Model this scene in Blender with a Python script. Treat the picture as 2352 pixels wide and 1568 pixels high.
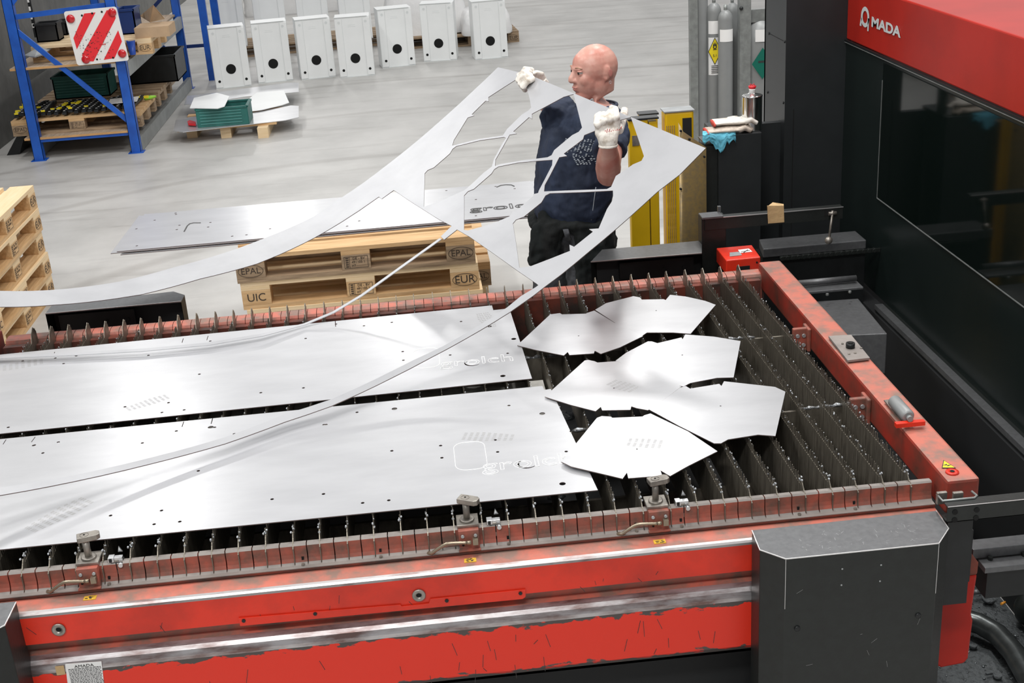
import bpy, bmesh, math, random
import numpy as np
from mathutils import Vector, Matrix, noise, geometry
random.seed(7)
for o in list(bpy.data.objects): bpy.data.objects.remove(o, do_unlink=True)
S = bpy.context.scene
COL = S.collection
# ------------------------------------------------------------------ camera
CR = np.array([[0.99412187,-0.08828259,-0.06267282],[-0.09106692,-0.36877343,-0.92504755],[0.05855353,0.92531743,-0.37464535]])
_u,_s,_v = np.linalg.svd(CR); CR = _u@_v
CF = 2907.856
CAM = np.array([-1.14506884,-2.75562649,2.60244166])
cd = bpy.data.cameras.new('camera'); cd.sensor_width = 36; cd.lens = CF/2352*36; cd.clip_start = .05; cd.clip_end = 200
cam = bpy.data.objects.new('camera', cd); COL.objects.link(cam)
Rt = CR.T
cam.matrix_world = Matrix(((Rt[0][0],-Rt[0][1],-Rt[0][2],CAM[0]),(Rt[1][0],-Rt[1][1],-Rt[1][2],CAM[1]),(Rt[2][0],-Rt[2][1],-Rt[2][2],CAM[2]),(0,0,0,1)))
S.camera = cam
def ray(x,y): return CR.T@np.array([(x-1176)/CF,(y-784)/CF,1.])
def AZ(x,y,z): v=ray(x,y); p=CAM+v*((z-CAM[2])/v[2]); return Vector(p)
def AY(x,y,Y): v=ray(x,y); p=CAM+v*((Y-CAM[1])/v[1]); return Vector(p)
def AX(x,y,X): v=ray(x,y); p=CAM+v*((X-CAM[0])/v[0]); return Vector(p)
# ------------------------------------------------------------------ world, lights, exposure
S.view_settings.view_transform='Standard'; S.view_settings.look='None'; S.view_settings.gamma=1
S.view_settings.use_curve_mapping=False; S.view_settings.exposure=-0.74
W = bpy.data.worlds.new('hall_light'); S.world = W; W.use_nodes = True
nt = W.node_tree; nt.nodes.clear()
wo = nt.nodes.new('ShaderNodeOutputWorld'); bg = nt.nodes.new('ShaderNodeBackground')
tc = nt.nodes.new('ShaderNodeTexCoord'); sp = nt.nodes.new('ShaderNodeSeparateXYZ'); cr = nt.nodes.new('ShaderNodeValToRGB')
nt.links.new(tc.outputs['Generated'], sp.inputs[0]); nt.links.new(sp.outputs['Z'], cr.inputs[0])
cr.color_ramp.elements[0].position=.0; cr.color_ramp.elements[0].color=(.30,.30,.31,1)
cr.color_ramp.elements[1].position=.95; cr.color_ramp.elements[1].color=(1,1,1,1)
e=cr.color_ramp.elements.new(.14); e.color=(1.0,1.0,1.0,1)
e=cr.color_ramp.elements.new(.55); e.color=(.92,.925,.94,1)
nt.links.new(cr.outputs[0], bg.inputs[0]); bg.inputs[1].default_value = 0.80
nt.links.new(bg.outputs[0], wo.inputs[0])
def area(name, loc, rot, sx, sy, power, col=(1,1,1)):
    l = bpy.data.lights.new(name,'AREA'); l.shape='RECTANGLE'; l.size=sx; l.size_y=sy; l.energy=power; l.color=col
    o = bpy.data.objects.new(name,l); COL.objects.link(o); o.location=loc; o.rotation_euler=rot; return o
# unseen overhead lights: some match sheet highlights, the rest added for diffuse fill
for i,(x,y,p) in enumerate([(-5.4,0.5,300),(-5.4,6,300),(-.8,1.0,300),(1.2,4.6,300),(3.5,3,250),(-5.0,12.9,110),(1.4,12.1,130),(1.2,16.5,80),(-4.7,27.5,420),(-1.8,21,300),(2.5,25,200)]):
    area('unseen_overhead_light', (x,y,7.2), (0,0,0), .6, 1.6, p, (1,.985,.96))
area('unseen_overhead_light', (-2.2,-4.5,6.5), (math.radians(28),0,0), 3.0, .6, 390, (1,.985,.96))  # unseen as well, behind the camera and tilted forward
# ------------------------------------------------------------------ materials
MT = {}
def mat(name, col, rough=.5, metal=0., noise_amt=0., nscale=8., col2=None, bump=0., bscale=40., spec=.5, ramp=None, coat=0., stretch=None, detail=6, emit=None, obj=True):
    m = bpy.data.materials.new(name); m.use_nodes=True; n=m.node_tree; b=n.nodes['Principled BSDF']
    b.inputs['Base Color'].default_value=(*col,1); b.inputs['Roughness'].default_value=rough; b.inputs['Metallic'].default_value=metal
    b.inputs['Specular IOR Level'].default_value=spec; b.inputs['Coat Weight'].default_value=coat
    t=n.nodes.new('ShaderNodeTexCoord'); mp=n.nodes.new('ShaderNodeMapping'); n.links.new(t.outputs['Object'],mp.inputs[0])
    if stretch: mp.inputs['Scale'].default_value=stretch
    if noise_amt or col2:
        nz=n.nodes.new('ShaderNodeTexNoise'); nz.inputs['Scale'].default_value=nscale; nz.inputs['Detail'].default_value=detail; nz.inputs['Roughness'].default_value=.6
        n.links.new(mp.outputs[0],nz.inputs['Vector'])
        rp=n.nodes.new('ShaderNodeValToRGB'); lo,hi=ramp or (.35,.65)
        rp.color_ramp.elements[0].position=lo; rp.color_ramp.elements[1].position=hi
        c2=col2 or tuple(max(0,c*(1-noise_amt)) for c in col)
        rp.color_ramp.elements[0].color=(*c2,1); rp.color_ramp.elements[1].color=(*col,1)
        n.links.new(nz.outputs['Fac'],rp.inputs[0]); n.links.new(rp.outputs[0],b.inputs['Base Color'])
    if bump:
        n2=n.nodes.new('ShaderNodeTexNoise'); n2.inputs['Scale'].default_value=bscale; n2.inputs['Detail'].default_value=4
        n.links.new(mp.outputs[0],n2.inputs['Vector'])
        bp=n.nodes.new('ShaderNodeBump'); bp.inputs['Strength'].default_value=bump; bp.inputs['Distance'].default_value=(.03 if bump>=1 and bscale<20 else .01)
        n.links.new(n2.outputs['Fac'],bp.inputs['Height']); n.links.new(bp.outputs[0],b.inputs['Normal'])
    MT[name]=m; return m
mat('red_paint',(.76,.034,.012),.38,0,col2=(.42,.022,.010),nscale=5,ramp=(.25,.6),bump=.03)
mat('red_hood',(.46,.020,.011),.45,0,noise_amt=.2,nscale=3,coat=1.0,spec=.12)
MT['red_hood'].node_tree.nodes['Principled BSDF'].inputs['Coat Roughness'].default_value=.28
MT['red_hood'].node_tree.nodes['Principled BSDF'].inputs['Coat IOR'].default_value=1.20
mat('red_dusty',(.52,.15,.105),.5,0,col2=(.24,.15,.12),nscale=14,ramp=(.38,.6))
mat('red_rail',(.42,.105,.070),.55,.1,col2=(.15,.085,.065),nscale=18,ramp=(.36,.66),bump=.1)
mat('grimy_red',(.22,.05,.03),.6,.2,col2=(.05,.035,.03),nscale=9)
mat('bare_edge',(.42,.40,.40),.38,.8,col2=(.22,.14,.13),nscale=30,ramp=(.30,.50),stretch=(.3,1,1))
mat('worn_edge',(.55,.53,.54),.30,.8,col2=(.20,.13,.12),nscale=26,ramp=(.36,.60),stretch=(.25,1,1))
mat('paint_scrape',(.06,.05,.05),.6,.3)
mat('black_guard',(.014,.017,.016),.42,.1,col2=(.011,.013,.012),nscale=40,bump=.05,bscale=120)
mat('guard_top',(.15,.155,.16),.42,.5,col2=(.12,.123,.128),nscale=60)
mat('scratch',(.55,.55,.56),.4,.6)
mat('worn_steel_edge',(.7,.7,.7),.35,.9)
mat('black_metal',(.014,.016,.017),.42,.2,noise_amt=.4,nscale=14)
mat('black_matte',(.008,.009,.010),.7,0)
mat('rust_inside',(.35,.17,.09),.6,.2,noise_amt=.4,nscale=20)
mat('sheet_steel',(.67,.675,.695),.28,.60,col2=(.57,.575,.595),nscale=3.2,ramp=(.2,.62),stretch=(1,3,1),detail=4)
mat('sheet_held',(.57,.575,.595),.36,.6,col2=(.48,.485,.505),nscale=4,ramp=(.25,.6))
mat('sheet_line',(.97,.97,.97),.3,.2)
mat('cut_edge',(.16,.12,.11),.5,.5)
mat('foot_dirt',(.50,.50,.505),.38,.6)
mat('slat_steel',(.27,.245,.20),.40,.6,col2=(.12,.105,.085),nscale=20,bump=.25,stretch=(1,6,.5))
mat('slag',(.60,.64,.68),.32,.7,col2=(.25,.25,.25),nscale=90,bump=.5,bscale=200)
mat('slag_dark',(.05,.055,.06),.45,.6,col2=(.02,.022,.024),nscale=60,bump=.8,bscale=90)
mat('grimy_steel',(.40,.37,.33),.42,.75,noise_amt=.5,nscale=22)
mat('clean_steel',(.75,.76,.77),.3,.9,noise_amt=.2)
mat('zinc',(.50,.52,.53),.45,.5,noise_amt=.25,nscale=10)
mat('dust_metal',(.30,.27,.25),.6,.25,noise_amt=.25,nscale=12)
mat('concrete_tray',(.62,.60,.56),.8,0,noise_amt=.3,nscale=12)
mat('wood',(.70,.47,.25),.7,0,col2=(.52,.32,.15),nscale=5,ramp=(.35,.7),stretch=(1,12,12),bump=.15)
mat('wood_dark',(.42,.30,.19),.75,0,col2=(.22,.15,.09),nscale=6,stretch=(1,12,12),bump=.15)
mat('wood_light',(.80,.62,.40),.7,0,col2=(.74,.55,.32),nscale=5,stretch=(1,12,12),bump=.1)
mat('wood_shelf',(.48,.37,.27),.7,0,noise_amt=.3,nscale=6,stretch=(8,1,8))
mat('wood_edge',(.60,.34,.14),.7,0,noise_amt=.2)
mat('ink',(.05,.035,.025),.8)
mat('blue_paint',(.012,.105,.50),.4,0,col2=(.008,.07,.36),nscale=6)
mat('dark_blue',(.006,.03,.15),.4)
mat('zinc_beam',(.36,.38,.38),.5,.4,noise_amt=.2)
mat('white_paint',(.88,.90,.90),.4,0,noise_amt=.05,nscale=3)
mat('white_shade',(.70,.73,.73),.45,0)
mat('black_hole',(.003,.003,.003),.9)
mat('plastic_wrap',(.88,.88,.88),.35,0,noise_amt=.08,nscale=4,bump=.8,bscale=9)
mat('green_crate',(.02,.15,.13),.5,0,noise_amt=.3)
mat('crate_rib',(.10,.30,.28),.5)
mat('yellow_paint',(.80,.50,.005),.45,0,noise_amt=.1,nscale=6)
mat('gold_metal',(.34,.235,.09),.38,.35,col2=(.25,.19,.10),nscale=60)
mat('gas_grey',(.26,.27,.27),.42,.1,noise_amt=.1)
mat('galv',(.34,.36,.35),.45,.5,noise_amt=.25,nscale=25)
mat('label_white',(.85,.85,.84),.5); mat('label_yellow',(.85,.68,.02),.5); mat('label_green',(.0,.13,.09),.5)
mat('sticker_yellow',(.80,.47,.05),.5,0,noise_amt=.3,nscale=60)
mat('text_dark',(.03,.03,.03),.6); mat('text_red',(.5,.02,.02),.6)
mat('logo_silver',(.70,.74,.74),.4,.2)
mat('sign_white',(.80,.79,.77),.5,0,col2=(.55,.54,.53),nscale=26,ramp=(.22,.36)); mat('sign_red',(.78,.025,.035),.4,0,col2=(.25,.03,.03),nscale=40,ramp=(.26,.33))
mat('reflector',(.55,.005,.012),.15,0,coat=1)
mat('skin',(.66,.37,.30),.38,0,col2=(.56,.22,.17),nscale=11,ramp=(.35,.62),bump=.06,bscale=90)
mat('skin_lip',(.50,.20,.17),.5); mat('eye_white',(.42,.37,.34),.3); mat('eye_dark',(.03,.02,.015),.2); mat('brow',(.36,.21,.14),.8)
mat('navy_shirt',(.026,.040,.080),.8,0,col2=(.013,.021,.042),nscale=7,bump=1.,bscale=9,stretch=(1,1,.45))
mat('grey_trousers',(.075,.08,.09),.85,0,col2=(.035,.038,.043),nscale=14,bump=1.,bscale=14)
mat('black_jacket',(.0035,.007,.007),.9,0,col2=(.002,.003,.003),nscale=14,bump=1.,bscale=12,stretch=(1,1,.3))
mat('glove_white',(.78,.74,.68),.8,0,col2=(.40,.34,.27),nscale=22,ramp=(.33,.52),bump=.3,bscale=60)
mat('glove_red',(.55,.06,.04),.7)
mat('boot',(.02,.02,.02),.6)
mat('print_grey',(.45,.50,.55),.8)
mat('rag_blue',(.16,.56,.72),.8,0,col2=(.09,.38,.52),nscale=18,bump=.6,bscale=30)
mat('glove_dirty',(.62,.54,.46),.8,0,col2=(.20,.15,.12),nscale=18,ramp=(.35,.6),bump=.3)
mat('can_steel',(.78,.78,.76),.16,1.0,noise_amt=.1)
mat('cap_red',(.65,.02,.03),.4)
mat('tape',(.58,.40,.20),.55,0,noise_amt=.2,nscale=10,bump=.3)
mat('cardboard',(.52,.36,.22),.8,0,noise_amt=.15)
mat('dark_plastic',(.014,.016,.018),.5,0,noise_amt=.4); mat('blue_cup',(.02,.08,.42),.4); mat('lime',(.35,.75,.05),.5)
mat('hood_dark',(.009,.014,.013),.28,.0,spec=.4); mat('column_grey',(.030,.034,.036),.38,.3,noise_amt=.15,bump=.03,bscale=300)
mat('glass_dark',(.004,.007,.006),.06,0,spec=.28)
mat('hose_grey',(.09,.10,.10),.3,.6,noise_amt=.4,nscale=30)
mat('debris_dark',(.035,.038,.04),.7,.3,col2=(.10,.11,.115),nscale=60,ramp=(.5,.75),bump=1.,bscale=80)
mat('debris_bit',(.22,.24,.25),.4,.6,noise_amt=.6,nscale=80)
mat('cig_orange',(.75,.30,.03),.6)
mat('bronze_hose',(.32,.27,.20),.35,.8)
mat('sheet_gap',(.10,.10,.10),.5,.5)
def floor_mat():
    m=bpy.data.materials.new('concrete_floor'); m.use_nodes=True; n=m.node_tree; b=n.nodes['Principled BSDF']
    t=n.nodes.new('ShaderNodeTexCoord')
    def nz(scale,st,det=8):
        mp=n.nodes.new('ShaderNodeMapping'); mp.inputs['Scale'].default_value=st; n.links.new(t.outputs['Object'],mp.inputs[0])
        a=n.nodes.new('ShaderNodeTexNoise'); a.inputs['Scale'].default_value=scale; a.inputs['Detail'].default_value=det; a.inputs['Roughness'].default_value=.62
        n.links.new(mp.outputs[0],a.inputs['Vector']); return a
    a=nz(1.1,(1,1,1)); r=n.nodes.new('ShaderNodeValToRGB'); n.links.new(a.outputs['Fac'],r.inputs[0])
    r.color_ramp.elements[0].position=.30; r.color_ramp.elements[0].color=(.40,.394,.38,1); r.color_ramp.elements[1].position=.62; r.color_ramp.elements[1].color=(.54,.532,.515,1)
    s=nz(2.2,(.35,2.6,1),10); s.inputs['Distortion'].default_value=.6; r2=n.nodes.new('ShaderNodeValToRGB'); n.links.new(s.outputs['Fac'],r2.inputs[0])
    r2.color_ramp.elements[0].position=.30; r2.color_ramp.elements[0].color=(.72,.71,.70,1); r2.color_ramp.elements[1].position=.47; r2.color_ramp.elements[1].color=(1,1,1,1)
    mx=n.nodes.new('ShaderNodeMix'); mx.data_type='RGBA'; mx.blend_type='MULTIPLY'; mx.inputs[0].default_value=.7
    n.links.new(r.outputs[0],mx.inputs[6]); n.links.new(r2.outputs[0],mx.inputs[7]); 
    # thin curved tyre scuffs
    w=n.nodes.new('ShaderNodeTexWave'); w.wave_type='RINGS'; w.rings_direction='Z'; w.inputs['Scale'].default_value=.16; w.inputs['Distortion'].default_value=9; w.inputs['Detail'].default_value=2; w.inputs['Detail Scale'].default_value=.35
    n.links.new(t.outputs['Object'],w.inputs['Vector']); r3=n.nodes.new('ShaderNodeValToRGB'); n.links.new(w.outputs['Fac'],r3.inputs[0])
    r3.color_ramp.elements[0].position=.0; r3.color_ramp.elements[0].color=(.80,.79,.78,1); r3.color_ramp.elements[1].position=.018; r3.color_ramp.elements[1].color=(1,1,1,1)
    m2=n.nodes.new('ShaderNodeMix'); m2.data_type='RGBA'; m2.blend_type='MULTIPLY'; m2.inputs[0].default_value=.8
    n.links.new(mx.outputs[2],m2.inputs[6]); n.links.new(r3.outputs[0],m2.inputs[7]); n.links.new(m2.outputs[2],b.inputs['Base Color'])
    b.inputs['Roughness'].default_value=.42; b.inputs['Specular IOR Level'].default_value=.35
    g=nz(60,(1,1,1)); bp=n.nodes.new('ShaderNodeBump'); bp.inputs['Strength'].default_value=.12; bp.inputs['Distance'].default_value=.004
    n.links.new(g.outputs['Fac'],bp.inputs['Height']); n.links.new(bp.outputs[0],b.inputs['Normal']); MT['floor']=m
floor_mat()
# ------------------------------------------------------------------ mesh helpers
def folds(o,strength,scale,mid=.5):
    # cloth folds
    t=bpy.data.textures.new('cloth_folds','CLOUDS'); t.noise_scale=scale; t.noise_depth=2
    d=o.modifiers.new('f','DISPLACE'); d.texture=t; d.strength=strength; d.mid_level=mid; d.texture_coords='LOCAL'; return o
def tag(o, label=None, cat=None, group=None, kind=None):
    if label: o['label']=label
    if cat: o['category']=cat
    if group: o['group']=group
    if kind: o['kind']=kind
    return o
def empty(name, loc, label, cat, group=None, rz=0):
    o=bpy.data.objects.new(name,None); COL.objects.link(o); o.location=loc; o.rotation_euler=(0,0,rz); o.empty_display_size=.1
    return tag(o,label,cat,group)
class M:
    def __init__(s): s.v=[]; s.f=[]; s.m=[]; s.sm=[]
    def add(s,vs,fs,mi=0,smooth=False):
        b=len(s.v); s.v+= [tuple(v) for v in vs]; s.f+=[tuple(i+b for i in f) for f in fs]; s.m+=[mi]*len(fs); s.sm+=[smooth]*len(fs); return s
    def box(s,a,b,mi=0,rz=0,c=None):
        x0,y0,z0=a; x1,y1,z1=b
        vs=[Vector(p) for p in ((x0,y0,z0),(x1,y0,z0),(x1,y1,z0),(x0,y1,z0),(x0,y0,z1),(x1,y0,z1),(x1,y1,z1),(x0,y1,z1))]
        if rz:
            c=Vector(c) if c else Vector(((x0+x1)/2,(y0+y1)/2,0)); R=Matrix.Rotation(rz,3,'Z'); vs=[R@(v-c)+c for v in vs]
        return s.add(vs,[(0,3,2,1),(4,5,6,7),(0,1,5,4),(1,2,6,5),(2,3,7,6),(3,0,4,7)],mi)
    def bar(s,p0,p1,w,h,mi=0,up=(0,0,1)):
        p0=Vector(p0);p1=Vector(p1);d=(p1-p0).normalized();u=Vector(up); sd=d.cross(u)
        if sd.length<1e-4: sd=d.cross(Vector((0,1,0)))
        sd.normalize(); u=sd.cross(d).normalized()
        vs=[]
        for p in (p0,p1):
            for a,b in ((-1,-1),(1,-1),(1,1),(-1,1)): vs.append(p+sd*a*w/2+u*b*h/2)
        return s.add(vs,[(3,2,1,0),(4,5,6,7),(0,1,5,4),(1,2,6,5),(2,3,7,6),(3,0,4,7)],mi)
    def prism(s,pts,vec,mi=0):
        n=len(pts); pts=[Vector(p) for p in pts]; vec=Vector(vec)
        nrm=sum(((pts[i].cross(pts[(i+1)%n])) for i in range(n)),Vector()); 
        if nrm.dot(vec)>0: pts=pts[::-1]
        vs=pts+[p+vec for p in pts]
        fs=[tuple(range(n)),tuple(range(2*n-1,n-1,-1))]+[(i,i+n,(i+1)%n+n,(i+1)%n) for i in range(n)]
        return s.add(vs,fs,mi)
    def cyl(s,p0,p1,r0,r1=None,n=20,mi=0,smooth=True,cap=True):
        r1=r0 if r1 is None else r1
        return s.rings([(p0,r0),(p1,r1)],n,mi,smooth,cap)
    def rings(s,pr,n=20,mi=0,smooth=True,cap=True):
        pr=[(Vector(p),r) for p,r in pr]; N=len(pr); vs=[]; prev=None; py=None
        for i,(p,r) in enumerate(pr):
            a=pr[max(0,i-1)][0]; b=pr[min(N-1,i+1)][0]; d=(b-a)
            if d.length<1e-9: d=Vector((0,0,1))
            d.normalize()
            if prev is None:
                t=Vector((0,0,1)) if abs(d.z)<.9 else Vector((1,0,0)); x=d.cross(t).normalized()
            else: x=(prev-d*prev.dot(d)).normalized()
            y=d.cross(x)
            if py is not None and y.dot(py)<0: y=-y
            prev=x; py=y
            for k in range(n): a_=2*math.pi*k/n; vs.append(p+x*math.cos(a_)*r+y*math.sin(a_)*r)
        fs=[(i*n+k,i*n+(k+1)%n,(i+1)*n+(k+1)%n,(i+1)*n+k) for i in range(N-1) for k in range(n)]
        s.add(vs,fs,mi,smooth)
        if cap:
            b=len(s.v)-len(vs); s.f+=[tuple(b+k for k in range(n-1,-1,-1)),tuple(b+(N-1)*n+k for k in range(n))]; s.m+=[mi,mi]; s.sm+=[False,False]
        return s
    def loft(s,rings,mi=0,smooth=True,cap=True,n=24):
        # ring: (center, ax vector, ay vector)
        vs=[]
        for c,ax,ay in rings:
            c=Vector(c);ax=Vector(ax);ay=Vector(ay)
            for k in range(n): a=2*math.pi*k/n; vs.append(c+ax*math.cos(a)+ay*math.sin(a))
        N=len(rings); fs=[(i*n+k,i*n+(k+1)%n,(i+1)*n+(k+1)%n,(i+1)*n+k) for i in range(N-1) for k in range(n)]
        if cap: fs+=[tuple(range(n-1,-1,-1)),tuple((N-1)*n+k for k in range(n))]
        return s.add(vs,fs,mi,smooth)
    def ell(s,c,rx,ry,rz,R=None,mi=0,nu=20,nv=12):
        c=Vector(c); vs=[];R=R or Matrix.Identity(3)
        for j in range(nv+1):
            ph=math.pi*j/nv
            for i in range(nu):
                th=2*math.pi*i/nu; vs.append(c+R@Vector((rx*math.sin(ph)*math.cos(th),ry*math.sin(ph)*math.sin(th),rz*math.cos(ph))))
        fs=[(j*nu+i,(j+1)*nu+i,(j+1)*nu+(i+1)%nu,j*nu+(i+1)%nu) for j in range(nv) for i in range(nu)]
        return s.add(vs,fs,mi,True)
    def build(s,name,mats,parent=None,label=None,cat=None,group=None,kind=None,bevel=0,remesh=0,smooth_it=0,recalc=False,origin=None):
        if not isinstance(mats,(list,tuple)): mats=[mats]
        off=Vector(origin) if origin is not None else (parent_origin(parent) if parent else Vector())
        me=bpy.data.meshes.new(name); me.from_pydata([tuple(Vector(v)-off) for v in s.v],[],s.f)
        for m in mats: me.materials.append(MT[m] if isinstance(m,str) else m)
        me.polygons.foreach_set('material_index',s.m); me.polygons.foreach_set('use_smooth',s.sm); me.update()
        o=bpy.data.objects.new(name,me); COL.objects.link(o)
        if parent is not None: o.parent=parent; 
        elif origin is not None: o.location=off
        if recalc or remesh:
            bm=bmesh.new(); bm.from_mesh(me); bmesh.ops.remove_doubles(bm,verts=bm.verts,dist=1e-6); bmesh.ops.recalc_face_normals(bm,faces=bm.faces); bm.to_mesh(me); bm.free()
        if remesh:
            r=o.modifiers.new('r','REMESH'); r.mode='VOXEL'; r.voxel_size=remesh; r.use_smooth_shade=True
            if smooth_it: q=o.modifiers.new('s','SMOOTH'); q.factor=.5; q.iterations=smooth_it
        if bevel:
            b=o.modifiers.new('b','BEVEL'); b.width=bevel; b.segments=2; b.limit_method='ANGLE'; b.angle_limit=math.radians(40)
        return tag(o,label,cat,group,kind)
def parent_origin(p):
    v=Vector()
    while p is not None: v+=p.location; p=p.parent
    return v
def copy_tree(o,parent=None):
    c=o.copy(); COL.objects.link(c); c.parent=parent
    for ch in list(o.children): copy_tree(ch,c)
    return c
def text_mesh(name,txt,size,mtl,parent,loc,xdir,ydir,align='CENTER',extrude=.0004,outline=0,sx=1.0,label=None,offset=0):
    # lettering: xdir reading direction, ydir letter up direction (world axes)
    c=bpy.data.curves.new(name,'FONT'); c.body=txt; c.size=size; c.align_x=align; c.align_y='CENTER'; c.extrude=extrude; c.resolution_u=6; c.offset=offset
    if outline: c.fill_mode='NONE'; c.bevel_depth=outline; c.extrude=0; c.bevel_resolution=1
    t=bpy.data.objects.new(name,c); COL.objects.link(t); dg=bpy.context.evaluated_depsgraph_get(); me=bpy.data.meshes.new_from_object(t.evaluated_get(dg))
    bpy.data.objects.remove(t,do_unlink=True)
    x=Vector(xdir).normalized(); y=Vector(ydir).normalized(); z=x.cross(y)
    Mx=Matrix((( x.x*sx,y.x,z.x,0),(x.y*sx,y.y,z.y,0),(x.z*sx,y.z,z.z,0),(0,0,0,1)))
    me.transform(Mx); off=Vector(loc)-parent_origin(parent)
    me.transform(Matrix.Translation(off)); me.materials.clear(); me.materials.append(MT[mtl])
    o=bpy.data.objects.new(name,me); COL.objects.link(o); o.parent=parent
    if label: o['label']=label
    return o
def cdt_plate(outline,holes,step,surf,th,normal_fn=None,keep_pts=None):
    """thin plate from a 2-D outline with holes, mapped through surf(u,v)->Vector, thickness th below"""
    pts=[];edges=[]
    def loop(l,ins):
        b=len(pts)
        out=[]
        for i,p in enumerate(l):
            q=l[(i+1)%len(l)]; d=math.hypot(q[0]-p[0],q[1]-p[1]); n=max(1,int(d/step)) if step else 1
            for k in range(n): out.append((p[0]+(q[0]-p[0])*k/n,p[1]+(q[1]-p[1])*k/n))
        pts.extend(Vector(p) for p in out)
        edges.extend((b+i,b+(i+1)%len(out)) for i in range(len(out)))
        return out
    lo=loop(outline,True); lh=[loop(h,False) for h in holes]
    xs=[p[0] for p in lo]; ys=[p[1] for p in lo]
    def inside(p,l):
        c=False; n=len(l); j=n-1
        for i in range(n):
            if (l[i][1]>p[1])!=(l[j][1]>p[1]) and p[0]<(l[j][0]-l[i][0])*(p[1]-l[i][1])/(l[j][1]-l[i][1])+l[i][0]: c=not c
            j=i
        return c
    if step:
        x=min(xs)+step/2
        while x<max(xs):
            y=min(ys)+step/2
            while y<max(ys):
                p=(x,y)
                if inside(p,lo) and not any(inside(p,h) for h in lh): pts.append(Vector(p))
                y+=step
            x+=step
    res=geometry.delaunay_2d_cdt(pts,edges,[],0,1e-7)
    V,F=res[0],res[2]; keep=[]
    for f in F:
        c=(sum(V[i][0] for i in f)/len(f),sum(V[i][1] for i in f)/len(f))
        if inside(c,lo) and not any(inside(c,h) for h in lh): keep.append(tuple(f))
    top=[surf(v[0],v[1]) for v in V]
    nr=[Vector() for _ in V]
    for f in keep:
        a,b,c=[top[i] for i in f[:3]]; nn=(b-a).cross(c-a)
        for i in f: nr[i]+=nn
    nr=[(n.normalized() if n.length>1e-12 else Vector((0,0,1))) for n in nr]
    if sum(n.z for n in nr)<0: keep=[f[::-1] for f in keep]; nr=[-n for n in nr]
    bot=[t-n*th for t,n in zip(top,nr)]; N=len(V)
    m=M(); m.add(top+bot,keep+[tuple(i+N for i in f[::-1]) for f in keep],0,True)
    cnt={}
    for f in keep:
        for i in range(len(f)):
            e=(f[i],f[(i+1)%len(f)]); cnt[e]=1
    side=[(a,a+N,b+N,b) for (a,b) in cnt if (b,a) not in cnt]
    sv=[];sf=[]
    for (a,a2,b2,b) in side:
        k0=len(sv); sv+=[m.v[a],m.v[a2],m.v[b2],m.v[b]]; sf.append((k0,k0+1,k0+2,k0+3))
    m.add(sv,sf,1,False)
    return m
def circ(x,y,r,n=12): return [(x+r*math.cos(2*math.pi*i/n),y+r*math.sin(2*math.pi*i/n)) for i in range(n)]

# skeleton outline in sheet coordinates (metres)
SH_N=([-0.183, 1.4],[-0.86465, -0.50237],[0.010151, -0.075033, 0.189825, -0.032848, -0.496905, 1.555945])
SH_F=([-0.761, 2.8],[-0.87585, -0.48258],[0.036195, -0.224329, 0.495432, -0.246427, -0.538906, 1.651121])
SH_L=(2.5,2.45)
SH_OUT=[(-0.0045, 0.0023), (0.1239, -0.0081), (0.2128, 0.0055), (0.4072, 0.0028), (0.5146, 0.003), (0.6362, -0.0016), (0.6973, -0.0011), (0.7518, -0.0043), (0.8412, -0.0053), (1.0096, 0.0017), (1.1456, 0.0062), (1.2802, 0.0036), (1.4929, -0.0055), (1.6391, 0.0047), (1.8266, -0.0057), (2.0413, -0.0002), (2.2411, 0.0018), (2.4268, 0.0027), (2.5091, -0.0024), (2.506, 0.0333), (2.4225, 0.042), (2.236, 0.0334), (2.0338, 0.0337), (1.8164, 0.0302), (1.6241, 0.0488), (1.4782, 0.0327), (1.2636, 0.0407), (1.1828, 0.0416), (1.0785, 0.0306), (0.9095, 0.0282), (0.8342, 0.0275), (0.7746, 0.0369), (0.718, 0.0288), (0.7073, 0.0294), (0.7061, 0.0453), (0.703, 0.1767), (0.6961, 0.3593), (0.6894, 0.5682), (0.6904, 0.6081), (0.6913, 0.6694), (0.7528, 0.6634), (0.7486, 0.7), (0.6905, 0.7177), (0.6947, 0.8159), (0.6942, 0.9637), (0.6937, 1.0925), (0.6901, 1.2691), (0.7502, 1.268), (0.7493, 1.3008), (0.845, 1.2955), (0.9432, 1.2889), (1.0684, 1.2795), (1.2267, 1.2748), (1.3201, 1.2735), (1.55, 1.3131), (1.786, 1.3027), (1.8749, 1.3128), (2.1039, 1.3356), (2.2843, 1.3396), (2.398, 1.3185), (2.3835, 1.496), (2.2665, 1.5093), (2.0313, 1.4952), (1.8293, 1.4881), (1.608, 1.5135), (1.3825, 1.5064), (1.2043, 1.5007), (0.9915, 1.4793), (0.854, 1.5044), (0.6155, 1.509), (0.4515, 1.5024), (0.2303, 1.495), (0.0918, 1.4969), (0.0135, 1.5038), (-0.0014, 1.3466), (-0.0091, 1.2168)]
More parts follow.
